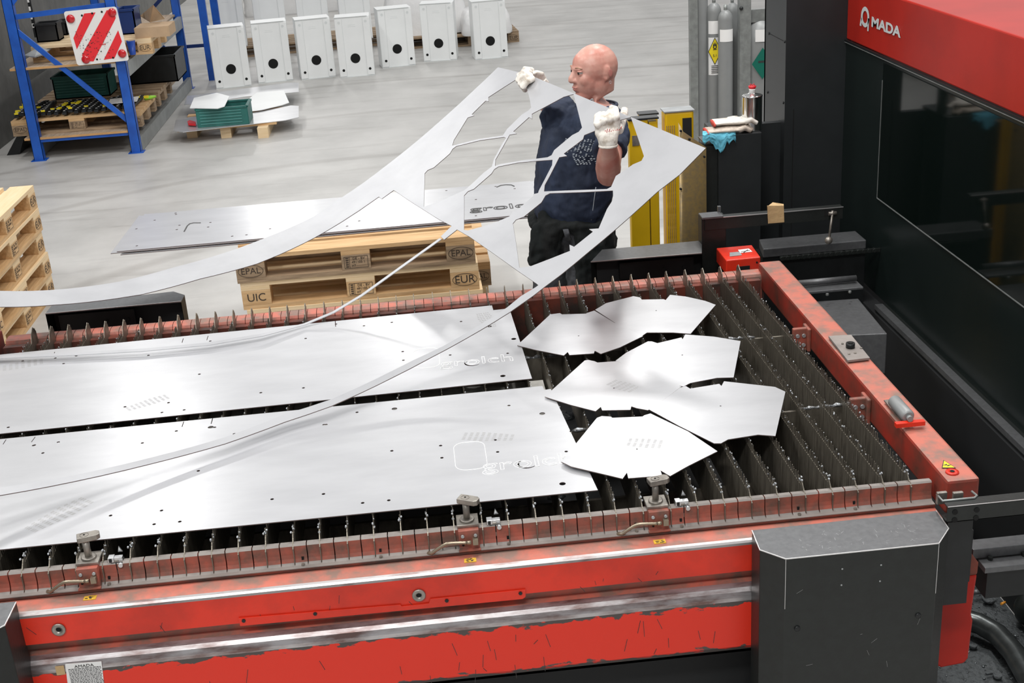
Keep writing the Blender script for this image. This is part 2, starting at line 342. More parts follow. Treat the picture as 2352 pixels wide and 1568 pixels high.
SH_HOLES=[[(0.0321, 1.3032), (0.1537, 1.3541), (0.1698, 1.325), (0.1731, 1.3478), (0.2501, 1.3424), (0.2503, 1.319), (0.2699, 1.3453), (0.3808, 1.2769), (0.4038, 1.249), (0.3925, 1.2315), (0.3291, 1.1353), (0.273, 1.0203), (0.2414, 1.037), (0.1609, 1.0427), (0.1336, 1.0301), (0.1195, 1.0328), (0.0866, 1.0989), (0.0546, 1.1723), (0.0278, 1.2331), (0.0183, 1.2831)], [(0.2762, 1.0035), (0.3311, 1.118), (0.3982, 1.2211), (0.4157, 1.2245), (0.4377, 1.2089), (0.521, 1.2058), (0.5437, 1.2234), (0.562, 1.2162), (0.6287, 1.0881), (0.6834, 0.9836), (0.6191, 0.9307), (0.5403, 0.8845), (0.5013, 0.8866), (0.446, 0.8946), (0.4042, 0.8892), (0.3762, 0.9227), (0.3102, 0.9684), (0.2771, 0.9871)], [(0.1423, 0.9899), (0.0951, 0.9608), (0.0229, 0.919), (-0.0043, 0.883), (0.1103, 0.6477), (0.1311, 0.6419), (0.1539, 0.6561), (0.2372, 0.6633), (0.2592, 0.6483), (0.2735, 0.6572), (0.2919, 0.6935), (0.3276, 0.7663), (0.3821, 0.8609), (0.397, 0.8757), (0.3741, 0.9115), (0.2583, 0.9871), (0.242, 0.9547), (0.2397, 0.9868), (0.1598, 0.986), (0.161, 0.9588)], [(0.2739, 0.6187), (0.2995, 0.6779), (0.3437, 0.7747), (0.3932, 0.8542), (0.4105, 0.8598), (0.4301, 0.848), (0.5186, 0.844), (0.5378, 0.8592), (0.56, 0.8521), (0.6784, 0.6347), (0.6718, 0.6142), (0.6232, 0.5662), (0.5847, 0.5341), (0.5429, 0.5085), (0.528, 0.5118), (0.5193, 0.5266), (0.5173, 0.5097), (0.4289, 0.5134), (0.4263, 0.5241), (0.4126, 0.5069), (0.4042, 0.5159), (0.2931, 0.5919)], [(0.236, 0.5686), (0.2336, 0.597), (0.1512, 0.5808), (0.1343, 0.5967), (0.0997, 0.5667), (0.052, 0.5353), (0.0148, 0.4954), (-0.0055, 0.4695), (0.0508, 0.3512), (0.1146, 0.2197), (0.134, 0.2086), (0.1594, 0.2279), (0.1732, 0.2311), (0.2257, 0.2468), (0.2689, 0.2155), (0.2834, 0.2226), (0.3401, 0.3564), (0.3971, 0.488), (0.3746, 0.5189), (0.3366, 0.5433), (0.2538, 0.5999)], [(0.3929, 0.4516), (0.3321, 0.3085), (0.2787, 0.1906), (0.3067, 0.1484), (0.3489, 0.1286), (0.4245, 0.0721), (0.4428, 0.1066), (0.4446, 0.0793), (0.5242, 0.0814), (0.5258, 0.1095), (0.5445, 0.0779), (0.665, 0.1534), (0.6899, 0.1881), (0.612, 0.3459), (0.5603, 0.4541), (0.5422, 0.4614), (0.5179, 0.4429), (0.4394, 0.4415), (0.4335, 0.4446), (0.4083, 0.46)]]
SH_MID=[(-1.1, 1.668, 1.239), (-1.286, 1.579, 1.152), (-1.399, 1.525, 1.099), (-1.502, 1.477, 1.062), (-1.601, 1.43, 1.045), (-1.743, 1.342, 1.052), (-1.916, 1.304, 1.052), (-2.134, 1.302, 1.052), (-2.401, 1.328, 1.052), (-2.627, 1.359, 1.052), (-2.749, 1.377, 1.052)]

# ================================================================== SETTING
m=M(); m.add([(-14,-5,0),(12,-5,0),(12,32,0),(-14,32,0)],[(0,1,2,3)]); m.build('floor','floor',kind='structure')
mat('wall_grey',(.20,.20,.19),.85,0,noise_amt=.25,nscale=6)
m=M(); m.box((-5.5,6.0,0),(-5.25,32,5)); m.build('wall_left','wall_grey',kind='structure')
# ================================================================== CUTTING TABLE
SX={}
_f={33:48,32:110,31:173,30:234,29:297,28:360,27:422,26:485,25:546,24:609,23:672,22:733.5,21:797,20:858,19:921,18:982,17:1043,16:1108,15:1168,14:1232,13:1294,12:1356,11:1415,10:1477,9:1540,8:1602,7:1664,6:1726,5:1788,4:1850,3:1912,2:1970,1:2032,0:2092}
_b=[1692,1650,1610,1570,1527,1487,1447,1405,1365,1323,1283,1243,1200,1158,1117,1076,1034,993,950,910,869,828,787,745,702,661,621,580,538,497,454,412,370,327,288,246,205,162,122,81]
for k in range(40):
    xb=_b[k]; Xb=AY(xb,612+146*(1692-xb)/1611,1.65).x
    if k in _f: Xf=AY(_f[k],1109+202*(2092-_f[k])/2044,0).x
    else: Xf=SX[33][0]-.0665*(k-33)
    SX[k]=(Xf,Xb)
TX0,TX1=SX[39][0]-.10,.085
table=empty('cutting_table',(-1.2,.8,0),'red steel flatbed cutting table with slotted rails that carries the grey slats','table')
def prof(name,segs,x0,x1,mats,parent,**k):
    m=M(); n=len(segs)
    for i in range(n-1):
        (a,b,mi),(c,d,_)=segs[i],segs[i+1]
        m.add([(x0,a,b),(x1,a,b),(x1,c,d),(x0,c,d)],[(0,1,2,3)],mi,False)
    m.add([(x0,s[0],s[1]) for s in segs]+[(x1,s[0],s[1]) for s in segs],[tuple(range(n)),tuple(range(2*n-1,n-1,-1))],0)
    m.add([(x0,segs[-1][0],segs[-1][1]),(x1,segs[-1][0],segs[-1][1]),(x1,segs[0][0],segs[0][1]),(x0,segs[0][0],segs[0][1])],[(0,1,2,3)],0)
    return m
# upper front beam
seg=[(.03,.80,0),(.03,.940,0),(-.074,.9345,1),(-.081,.9325,1),(-.085,.928,1),(-.086,.922,2),(-.086,.847,2),(-.05,.847,0),(-.05,.80,0)]
prof('front_beam',seg,TX0,.075,None,table).build('front_beam',['red_dusty','bare_edge','red_paint'],table,label='upper red front beam with a worn silver edge')
seg=[(.03,.60,0),(.03,.812,0),(-.050,.809,3),(-.070,.805,1),(-.082,.798,1),(-.089,.789,1),(-.094,.776,1),(-.095,.766,2),(-.095,.630,2),(-.08,.61,0)]
# red paint chipped near the worn edge and the bottom lip
def chipped():
    m=bpy.data.materials.new('chipped_red'); m.use_nodes=True; n=m.node_tree; b=n.nodes['Principled BSDF']; t=n.nodes.new('ShaderNodeTexCoord'); sp=n.nodes.new('ShaderNodeSeparateXYZ'); n.links.new(t.outputs['Object'],sp.inputs[0])
    mp=n.nodes.new('ShaderNodeMapping'); mp.inputs['Scale'].default_value=(1,1,2.2); n.links.new(t.outputs['Object'],mp.inputs[0])
    a=n.nodes.new('ShaderNodeTexNoise'); a.inputs['Scale'].default_value=26; a.inputs['Detail'].default_value=8; n.links.new(mp.outputs[0],a.inputs['Vector'])
    def mth(op,x,y):
        q=n.nodes.new('ShaderNodeMath'); q.operation=op
        for i,v in enumerate((x,y)):
            if isinstance(v,(int,float)): q.inputs[i].default_value=v
            else: n.links.new(v,q.inputs[i])
        return q.outputs[0]
    z=sp.outputs['Z']; top=mth('MULTIPLY',mth('SUBTRACT',z,.748),16.); bot=mth('MULTIPLY',mth('SUBTRACT',.640,z),14.)
    w=mth('ADD',mth('MAXIMUM',top,bot),a.outputs['Fac']); r=n.nodes.new('ShaderNodeValToRGB'); n.links.new(w,r.inputs[0])
    r.color_ramp.elements[0].position=.66; r.color_ramp.elements[0].color=(.76,.028,.009,1); r.color_ramp.elements[1].position=.70; r.color_ramp.elements[1].color=(.075,.06,.055,1)
    n.links.new(r.outputs[0],b.inputs['Base Color']); b.inputs['Roughness'].default_value=.4; MT['chipped_red']=m
chipped()
prof('lower_front_beam',seg,TX0,-.02,None,table).build('lower_front_beam',['grimy_red','worn_edge','chipped_red','red_dusty'],table,label='lower red front beam with chipped paint and a rounded worn edge')
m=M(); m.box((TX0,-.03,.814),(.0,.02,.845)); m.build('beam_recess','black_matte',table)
# scratches on the red faces
m=M(); random.seed(3)
for i in range(34):
    x=random.uniform(-2.2,-.45); z=random.uniform(.64,.74); l=random.uniform(.01,.05)
    m.bar((x,-.0953,z),(x+random.uniform(-.012,.012),-.0953,z-l),.0012,.0012)
for i in range(14):
    x=random.uniform(-2.2,-.45); z=random.uniform(.85,.9); l=random.uniform(.005,.025)
    m.bar((x,-.0863,z),(x+random.uniform(-.01,.02),-.0863,z-l),.001,.001)
m.build('scratch_marks','paint_scrape',table,kind='stuff')
# cover strip with bolts on upper face
def FY(px,py,Y=-.0875): return AY(px,py,Y)
pl=[FY(548,1418),FY(920,1387),FY(923,1391),FY(985,1384),FY(988,1374),FY(1207,1352),FY(1207,1369),FY(1200,1374),FY(552,1436)]
m=M(); m.prism(pl,(0,-.003,0)); cp=m.build('cover_strip','red_paint',table,bevel=.0006)
for (px,py) in [(560,1423),(724,1407),(1026,1377),(1195,1360)]:
    c=FY(px,py); m=M(); m.cyl((c.x,-.090,c.z),(c.x,-.093,c.z),.005,n=6,smooth=False); m.build('bolt','black_metal',cp)
for px,py in [(135,1445),(962,1366)]:
    c=FY(px,py); m=M(); m.rings([((c.x,-.0865,c.z),.0165),((c.x,-.091,c.z),.0165),((c.x,-.092,c.z),.015),((c.x,-.092,c.z),.0075),((c.x,-.0875,c.z),.0065)],28); o=m.build('rosette_washer','grimy_steel',table)
    m=M(); m.cyl((c.x,-.0875,c.z),(c.x,-.0885,c.z),.0065); m.build('bore','black_hole',o)
# maker plate and remains of a sticker
a=AY(150,1524,-.0958); b=AY(233,1518,-.0958); c=AY(243,1600,-.0958); d=AY(160,1606,-.0958)
m=M(); m.prism([a,b,c,d],(0,-.001,0)); lp=m.build('maker_plate','label_white',table)
cx=(a+b)/2; 
text_mesh('lettering','AMADA',.011,'text_dark',lp,(cx.x,-.0972,cx.z-.009),(1,0,.0),(0,0,1),sx=1.2)
m=M(); random.seed(5)
for r in range(13):
    z=a.z-.018-r*.0042; x=a.x+.004
    while x<b.x-.006:
        w=random.uniform(.002,.008); m.box((x,-.0973,z),(min(x+w,b.x-.004),-.0969,z+.0018)); x+=w+.0014
m.build('printed_lines','text_dark',lp)
a=AY(126,1530,-.0957); m=M(); m.box((a.x,-.0962,a.z-.026),(a.x+.021,-.0955,a.z)); m.build('sticker_remains','tape',table)
# slotted front rail
def rail(name,Yf,sgn,mats,xs,prof2,x0,x1,parent,gap=.0045):
    m=M(); cuts=sorted(xs); edges=[x0]+[c for c in cuts if x0<c<x1]+[x1]
    for a,b in zip(edges[:-1],edges[1:]):
        a2=a+gap/2; b2=b-gap/2
        if b2-a2<.003: continue
        n=len(prof2)
        vs=[(a2,Yf+sgn*y,z) for y,z,_ in prof2]+[(b2,Yf+sgn*y,z) for y,z,_ in prof2]
        for i in range(n-1): m.add([vs[i],vs[i+n],vs[i+n+1],vs[i+1]],[(0,1,2,3) if sgn>0 else (3,2,1,0)],prof2[i][2],False)
        m.add(vs,[tuple(range(n)),tuple(range(2*n-1,n-1,-1))],0)
    return m.build(name,mats,parent,recalc=True)
xs=[]
for k in range(39): xs+= [SX[k][0],(SX[k][0]+SX[k+1][0])/2]
pf=[(.020,.95,1),(.020,.998,1),(.004,1.0,1),(.0,.996,0),(0,.972,0),(-.002,.962,0),(-.006,.953,1),(-.012,.948,1)]
rail('front_rail',0.0,1,['red_rail','dust_metal'],xs,pf,TX0,.075,table,gap=.0028).__setitem__('label','slotted front rail, dusty red')
m=M(); m.box((TX0,-.026,.941),(.075,.021,.948),0); m.box((TX0,-.0275,.941),(.075,-.026,.9465),1); m.build('front_ledge',['dust_metal','grimy_red'],table)
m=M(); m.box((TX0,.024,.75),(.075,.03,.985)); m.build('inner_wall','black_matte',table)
m=M(); m.box((TX0,1.62,.75),(.075,1.645,.985)); m.build('inner_wall','grimy_red',table)
for px,py in [(1167,1241),(875+0,1276+0),(1961,1165),(1835,1181),(697,1293),(256,1330),(1561,1198),(1461,1217)]:
    p=AZ(px,py,.948); m=M(); m.cyl((p.x,-.014,.948),(p.x,-.014,.953),.0045,n=6,smooth=False); m.box((p.x-.003,-.004,.952),(p.x+.003,.004,.966),1); m.build('bolt',['grimy_steel','black_hole'],table)
# back rail, rounded
xsb=[]
for k in range(39): xsb+=[SX[k][1],(SX[k][1]+SX[k+1][1])/2]
pb=[(0,.90,0),(0,.975,0),(-.004,.987,0),(-.012,.995,1),(-.02,.999,1),(-.05,1.0,1),(-.065,.997,0),(-.077,.990,0),(-.085,.98,0),(-.085,.90,0)]
rail('back_rail',1.65,-1,['red_rail','red_dusty'],xsb,pb,TX0,.09,table,gap=.0022).__setitem__('label','rounded back rail, dusty pink red')
m=M(); m.box((TX0,1.66,.70),(.10,1.73,.97)); m.build('back_beam','grimy_red',table)
# right end beam, left end beam
def bm_beam(name,x0,x1,y0,y1,z0,z1,lab=None):
    m=M(); m.add([(x0,y0,z1),(x1,y0,z1),(x1,y1,z1),(x0,y1,z1)],[(0,1,2,3)],1)
    m.add([(x0,y0,z0),(x1,y0,z0),(x1,y1,z0),(x0,y1,z0),(x0,y0,z1),(x1,y0,z1),(x1,y1,z1),(x0,y1,z1)],[(0,3,2,1),(0,1,5,4),(1,2,6,5),(2,3,7,6),(3,0,4,7)],0)
    return m.build(name,['grimy_red_face','red_dusty'],table,label=lab,bevel=.008,recalc=True)
mat('grimy_red_face',(.40,.035,.02),.5,0,col2=(.14,.045,.03),nscale=7,ramp=(.35,.65))
eb=bm_beam('end_beam',.087,.172,-.060,1.70,.935,1.03,'red end beam on the machine side')
bm_beam('end_beam',TX0-.10,TX0-.015,-.02,1.70,.86,1.03)
m=M(); p=AZ(2187,1085,1.03); m.rings([((p.x,p.y,1.030),.017),((p.x,p.y,1.034),.016),((p.x,p.y,1.034),.006),((p.x,p.y,1.031),.005)],24); bo_=m.build('boss','red_paint',eb); m=M(); m.cyl((p.x,p.y,1.0335),(p.x,p.y,1.0348),.0055); m.build('bore','black_hole',bo_)
# warning triangle
a=AZ(2163,1075,1.0315);b=AZ(2196,1075,1.0315);c=AZ(2167,1056,1.0315); m=M(); m.prism([a,b,c],(0,0,.0006)); tr=m.build('warning_triangle','text_dark',eb)
g=(a+b+c)/3; m=M(); m.prism([g+(q-g)*.82+Vector((0,0,.0007)) for q in (a,b,c)],(0,0,.0003)); m.build('triangle_face','label_yellow',tr)
m=M(); m.prism([g+Vector((-.012,.001,.0012)),g+Vector((.002,.006,.0012)),g+Vector((.0,.0,.0012)),g+Vector((.012,.0,.0012)),g+Vector((-.002,-.007,.0012)),g+Vector((0,-.001,.0012))],(0,0,.0003)); m.build('lightning_bolt','text_dark',tr)
# mounting plate on end beam
q=[AZ(1903,771,1.042),AZ(1955,768,1.042),AZ(1998,821,1.042),AZ(1947,827,1.042)]
m=M(); m.prism([v-Vector((0,0,.008)) for v in q],(0,0,.008)); mp_=m.build('mounting_plate','dust_metal',eb,bevel=.001)
p=AZ(1953,798,1.042); m=M(); m.cyl((p.x,p.y,1.042),(p.x,p.y,1.058),.014,n=14); m.cyl((p.x,p.y,1.0585),(p.x,p.y,1.060),.009,n=6,mi=1); m.build('bolt',['black_metal','black_hole'],mp_)
for px,py in [(1935,790),(1978,800),(1950,813),(1964,811)]:
    p=AZ(px,py,1.042); m=M(); m.cyl((p.x,p.y,1.042),(p.x,p.y,1.045),.004,n=8); m.build('screw','grimy_steel',mp_)
# damper cylinder on end beam
q=[AZ(2030,921,1.037),AZ(2047,919,1.037),AZ(2085,962,1.037),AZ(2068,966,1.037)]
m=M(); m.prism(q,(0,0,.004)); dp=m.build('damper_bracket','grimy_steel',eb)
p0=AZ(2053,920,1.06);p1=AZ(2087,958,1.06); m=M(); m.rings([(p0,.014),(p0+(p1-p0)*.05,.0185),(p0+(p1-p0)*.93,.0185),(p1,.014)],20); p2=p1+(p1-p0)*.12; m.cyl(p1,p2,.008); m.build('damper_cylinder','gas_grey',dp)
m=M(); c=(p1+p2)/2; m.box((c.x-.04,c.y-.012,1.04),(c.x+.04,c.y+.004,1.052)); m.build('stop_plate','red_paint',dp)
# cross bars under the slats with bolted brackets
for py,by in [(758,1.14),(915,.66)]:
    pass
CB=[AZ(1835,758,1.0),AZ(1975,918,1.0)]
for c in CB:
    Yc=c.y
    m=M(); m.box((TX0,Yc-.004,.86),(.03,Yc+.004,.985)); bar=m.build('cross_bar','slat_steel',table)
    m=M(); random.seed(int(Yc*100))
    x=-.9
    while x<.03:
        l=random.uniform(.02,.05)
        if random.random()<.75: m.rings([((x,Yc,.988),.003),((x+l*.3,Yc+random.uniform(-.004,.004),.992),random.uniform(.004,.007)),((x+l,Yc,.989),.003)],7)
        x+=l
    m.build('slag_crust','slag',bar,kind='stuff')
    m=M(); m.box((.03,Yc-.012,.93),(.087,Yc+.004,1.01)); m.box((.075,Yc-.03,.93),(.087,Yc+.03,1.012)); br=m.build('bar_bracket','red_rail',table,bevel=.004)
    for dx in (.045,.066):
        for dz in (.952,.985):
            m=M(); m.cyl((dx,Yc-.0125,dz),(dx,Yc-.018,dz),.0065,n=10); m.build('bolt','zinc',br)
m=M(); m.box((TX0,.25,.80),(.03,.26,.90)); m.box((TX0,1.42,.80),(.03,1.43,.90)); m.build('cross_bar','slat_steel',table)
# scrap pan below
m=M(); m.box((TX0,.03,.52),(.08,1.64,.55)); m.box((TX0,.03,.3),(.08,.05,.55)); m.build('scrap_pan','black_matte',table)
m=M(); random.seed(9)
for i in range(60):
    x=random.uniform(-.85,.03); y=random.uniform(.05,1.6); r=random.uniform(.01,.05)
    m.ell((x,y,.55),r,r*random.uniform(.5,1.2),r*.35,nu=7,nv=5)
for k in range(16):
    x=SX[k][0]+.03+random.uniform(-.01,.01)
    m.ell((x,random.uniform(.08,.22),.60),.011,.06,.03,nu=7,nv=6)
m.build('slag_heaps','slag_dark',table,kind='stuff')
m=M(); m.box((-1.95,.50,.955),(-.82,.95,.960)); m.build('catch_plate','concrete_tray',table,label='dusty grey plate under the gap between the two long sheets')
# lower frame
m=M()
for x in (-2.35,-.17): m.box((x-.07,.0,0),(x+.07,.12,.62)); m.box((x-.07,1.56,0),(x+.07,1.70,.72))
m.build('frame_leg','black_metal',table)
# folded hanging end leg at the machine side: black upper, red lower
a=AY(2171,1205,-.02); b=AY(2238,1200,-.02)
m=M(); m.box((.085,-.02,.70),(.185,.16,.855)); ls=m.build('leg_upper','black_metal',table)
m=M(); x0,x1=.118,.213; m.prism([(x0,0,.43),(x0+.018,0,.418),(x1-.012,0,.424),(x1-.002,0,.44),(x1+.002,0,.56),(x1-.004,0,.58),(x1,0,.66),(x1+.003,0,.705),(x0,0,.70)],(0,.16,0)); m.build('leg_lower','red_hood',table,label='bright red lower leg',bevel=.006)
m=M(); m.prism([(x0-.001,-.001,.70),(x1+.003,-.001,.704),(x1+.004,-.001,.74),(x1-.02,-.001,.775),(x0-.001,-.001,.775)],(0,.162,0)); m.build('leg_collar','grimy_red',table,bevel=.006)
# clamps along the front rail -------------------------------------------------
def clamp(px,head_rot):
    y=1311-(px-48)*.0988; X=AY(px,y-4,0.0).x
    m=M(); m.box((X-.025,-.022,.948),(X+.026,.045,1.004),0); m.box((X-.027,-.008,1.004),(X+.028,.048,1.012),1); m.box((X-.027,-.030,.948),(X+.028,-.020,.953),0)
    m.rings([((X,.018,1.012),.019),((X,.018,1.017),.018),((X,.018,1.017),.013)],24,1)
    cb=m.build('clamp_block',['red_rail','grimy_steel'],table,bevel=.0015,label='sheet clamp on the front rail')
    m=M(); m.cyl((X,.018,1.012),(X,.018,1.064),.0085,mi=0); m.build('clamp_pin','grimy_steel',cb)
    R=Matrix.Rotation(head_rot,3,'Z'); P=lambda a,b,z: Vector((X,.018,z))+R@Vector((a,b,0))
    m=M(); m.prism([P(-.018,-.014,1.062),P(.028,-.014,1.062),P(.036,-.008,1.062),P(.036,.008,1.062),P(.028,.014,1.062),P(-.018,.014,1.062)],(0,0,.014)); hd=m.build('clamp_head','grimy_steel',cb,bevel=.002)
    m=M(); c=P(0,0,1.0765); m.rings([(c,.011),(c+Vector((0,0,.0006)),.0108),(c+Vector((0,0,.0006)),.0098),(c,.0096)],24,cap=False); m.cyl(c-Vector((0,0,.0003)),c+Vector((0,0,.0006)),.0022,mi=1); m.build('swivel_ring',['grimy_steel','black_hole'],hd)
    for dx in (-.015,.017):
        for dz,mt in ((.990,'zinc'),(.966,'black_hole')):
            m=M(); m.cyl((X+dx,-.022,dz),(X+dx,-.026,dz),.0042 if dz>.97 else .003,n=10); m.build('bolt',mt,cb)
    # flexible hose from the fitting down into the ledge
    m=M(); m.box((X+.009,-.036,.969),(X+.022,-.022,.984)); m.cyl((X+.005,-.032,.976),(X-.006,-.032,.976),.0055,n=10)
    pts=[]
    for i in range(17):
        t=i/16; pts.append((Vector((X-.005-.090*t,-.032+.008*t,.976+.003*math.sin(t*3)-.004*t-.028*max(0,t-.55)**1.2*2.0)),.0042+.0005*(i%2)))
    pts.append((Vector((X-.102,-.020,.951)),.0045)); pts.append((Vector((X-.104,-.014,.945)),.0045))
    m.rings(pts,9); m.build('hose','bronze_hose',cb)
    # latch beside it
    L=X+.066
    m=M(); m.box((L-.012,.002,.978),(L+.017,.026,.9995),2); m.prism([(L-.018,.004,.965),(L+.008,.004,.965),(L+.01,.004,.985),(L+.006,.004,1.004),(L-.018,.004,1.004)],(0,.02,0),0); m.box((L-.018,.002,1.0),(L-.004,.022,1.012),1); m.box((L-.004,.006,1.0),(L+.016,.020,1.010),1); m.box((L-.015,-.0006,1.002),(L-.008,.001,1.012),2)
    m.cyl((L+.012,.002,.994),(L+.012,-.006,.994),.006,mi=1,n=12); m.cyl((L-.006,.0035,.99),(L-.006,.002,.99),.004,mi=2,n=10)
    m.prism([(L+.002,.03,1.012),(L+.014,.03,1.012),(L+.006,.03,1.028)],(0,.004,0),1)
    m.build('latch',['grimy_steel','clean_steel','black_metal'],table,bevel=.001)
    # yellow sticker on the beam top
    SQ=AZ(px+6,y+77,.936); m=M(); m.box((SQ.x-.015,SQ.y-.009,.9345),(SQ.x+.015,SQ.y+.009,.9372)); st=m.build('yellow_sticker','sticker_yellow',table)
    m=M(); random.seed(px)
    for i in range(7): a_=SQ.x-.012+random.random()*.018; b_=SQ.y-.007+random.random()*.011; m.box((a_,b_,.9372),(a_+.006,b_+.0025,.9376))
    m.build('printed_mark','text_dark',st)
clamp(201,.25); clamp(1074,-.5); clamp(1509,.2)
# ------------------------------------------------------------------ slats
def slat_mesh(seed):
    random.seed(seed); m=M(); L=1.655; t=.0013; zt=1.031; zv=1.007
    body=[(-.006,.940),(-.0065,.992),(.012,1.004),(.030,1.020),(.036,zv),(L-.075,zv),(L-.060,1.034),(L-.028,1.052),(L-.004,1.030),(L,1.0),(L,.955),(L-.03,.90),(.03,.90)]
    m.prism([Vector((-t,y,z)) for y,z in body],(2*t,0,0),0)
    y=.042; p=.0118
    while y<L-.08:
        h=zt-random.choice([0,0,0,.002,.005,.010]); w=random.uniform(.0016,.0026); lean=random.uniform(-.0015,.0015)
        v=[(-t,y-w,zv-.002),(t,y-w,zv-.002),(t,y+w,zv-.002),(-t,y+w,zv-.002),(-t*.7+lean,y-w*.35,h),(t*.7+lean,y-w*.35,h),(t*.7+lean,y+w*.35,h),(-t*.7+lean,y+w*.35,h)]
        m.add(v,[(4,5,6,7),(0,1,5,4),(1,2,6,5),(2,3,7,6),(3,0,4,7)],0)
        if random.random()<.42:
            r=random.uniform(.0012,.0030); m.ell((lean+random.uniform(-.002,.002),y+random.uniform(-.003,.003),h-random.uniform(0,.008)),r,r*random.uniform(.8,1.6),r*1.2,mi=1,nu=6,nv=4)
        y+=p*random.uniform(.92,1.08)
    # curled melted tip over the front end and spear end at the back
    for i in range(4): m.ell((random.uniform(-.003,.003),random.uniform(.02,.05),1.012+random.uniform(0,.016)),.003,.004,.003,mi=1,nu=6,nv=4)
    m.prism([Vector((-.001,L-.020,1.03)),Vector((-.001,L-.012,1.044)),Vector((-.001,L-.006,1.03))],(.002,0,0),0)
    me=bpy.data.meshes.new('support_slat'); me.from_pydata([(v[0],v[1],v[2]-.9) for v in m.v],[],m.f); me.materials.append(MT['slat_steel']); me.materials.append(MT['slag']); me.polygons.foreach_set('material_index',m.m); me.update(); return me
SM=[slat_mesh(s) for s in (1,2,3,4,5)]
ordn=['first','second','third','fourth','fifth','sixth','seventh','eighth','ninth','tenth','eleventh','twelfth','thirteenth','fourteenth','fifteenth','sixteenth','seventeenth','eighteenth','nineteenth','twentieth']
def orw(n):
    if n<=20: return ordn[n-1]
    t={20:'twenty',30:'thirty',40:'forty'}[n//10*10]
    return t+('-'+ordn[n%10-1] if n%10 else 'th' ) if n%10 else {30:'thirtieth',40:'fortieth'}[n]
for k in range(40):
    Xf,Xb=SX[k]; o=bpy.data.objects.new('support_slat',SM[(k*3)%5]); COL.objects.link(o); o.location=(Xf,0,.9)
    o.rotation_euler=(0,0,-math.atan2(Xb-Xf,1.65))
    side='%s slat from the red end beam at the machine'%orw(k+1) if k<20 else '%s slat from the left end of the table'%orw(40-k)
    tag(o,'toothed grey steel support slat, '+side,'slat','support slats of the cutting table')
# ------------------------------------------------------------------ cut sheets on the table
flat=lambda z: (lambda u,v: Vector((u,v,z)))
TH=.0025
def footprint(parent,x,y,z,rot,s=1.0,full=True):
    m=M(); R=Matrix.Rotation(rot,3,'Z')
    for row in range(9):
        v=-.12+row*.028
        w=.045*(1-.35*abs(row-5)/5)
        for side in (-1,1):
            for j in range(3):
                u0=side*(.004+j*w*.34); u1=side*(.002+(j+1)*w*.34-.002)
                if not full and row<3: continue
                q=[Vector((u0,v,0)),Vector((u1,v+.004*side*side,0)),Vector((u1,v+.018,0)),Vector((u0,v+.016,0))]
                q=[R@(p*s)+Vector((x,y,z)) for p in q]
                if (q[1]-q[0]).cross(q[2]-q[0]).z<0: q=q[::-1]
                m.add(q,[(0,1,2,3)])
    m.build('footprint','foot_dirt',parent)
def lettering(parent,x,y,z,s,rot=0.,dirx=(1,0,0),diry=(0,1,0)):
    text_mesh('engraved_lettering','grolch',s,'sheet_line',parent,(x,y,z),dirx,diry,outline=.0008,sx=1.15)
def rrect(cx,cy,w,h,r,z,rad,n=6):
    pts=[]
    for (sx,sy,a0) in ((1,1,0),(-1,1,90),(-1,-1,180),(1,-1,270)):
        for i in range(n+1): a=math.radians(a0+90*i/n); pts.append((Vector((cx+sx*(w/2-r)+r*math.cos(a),cy+sy*(h/2-r)+r*math.sin(a),z)),rad))
    pts.append(pts[0]); return pts
def cresc(cx,cy,r,a0,a1,w,n=14):
    o=[(cx+r*math.cos(math.radians(a0+(a1-a0)*i/n)),cy+r*math.sin(math.radians(a0+(a1-a0)*i/n))) for i in range(n+1)]
    i_=[(cx+(r-w*math.sin(math.pi*(.12+.76*i/n)))*math.cos(math.radians(a0+(a1-a0)*i/n)),cy+(r-w*math.sin(math.pi*(.12+.76*i/n)))*math.sin(math.radians(a0+(a1-a0)*i/n))) for i in range(n+1)]
    return o+i_[::-1]
def cutsheet(zt,corners,bigholes,smallholes,ticks,cr_px,label):
    Z=zt; P=lambda p: tuple(AZ(p[0],p[1],Z)[:2])
    out=[P(p) for p in corners]; holes=[]
    for p in bigholes: c=P(p); holes.append(circ(c[0],c[1],.0085,14))
    for p in smallholes: c=P(p); holes.append(circ(c[0],c[1],.0048,10))
    c=P(cr_px); holes.append(cresc(c[0],c[1],.026,112,322,.006))
    for (p,q) in ticks:
        a=Vector(P(p));b=Vector(P(q));n=Vector((-(b-a).y,(b-a).x)).normalized()*.0012; holes.append([tuple(a+n),tuple(b+n),tuple(b-n),tuple(a-n)])
    m=cdt_plate(out,holes,0,flat(Z),TH)
    cen=Vector((out[0][0]-.9,(out[0][1]+out[-1][1])/2,Z))
    m.sm=[False]*len(m.sm)
    return m.build('cut_sheet',['sheet_steel','cut_edge'],None,label,'metal sheet','grey laser cut sheets lying on the slats',origin=cen)
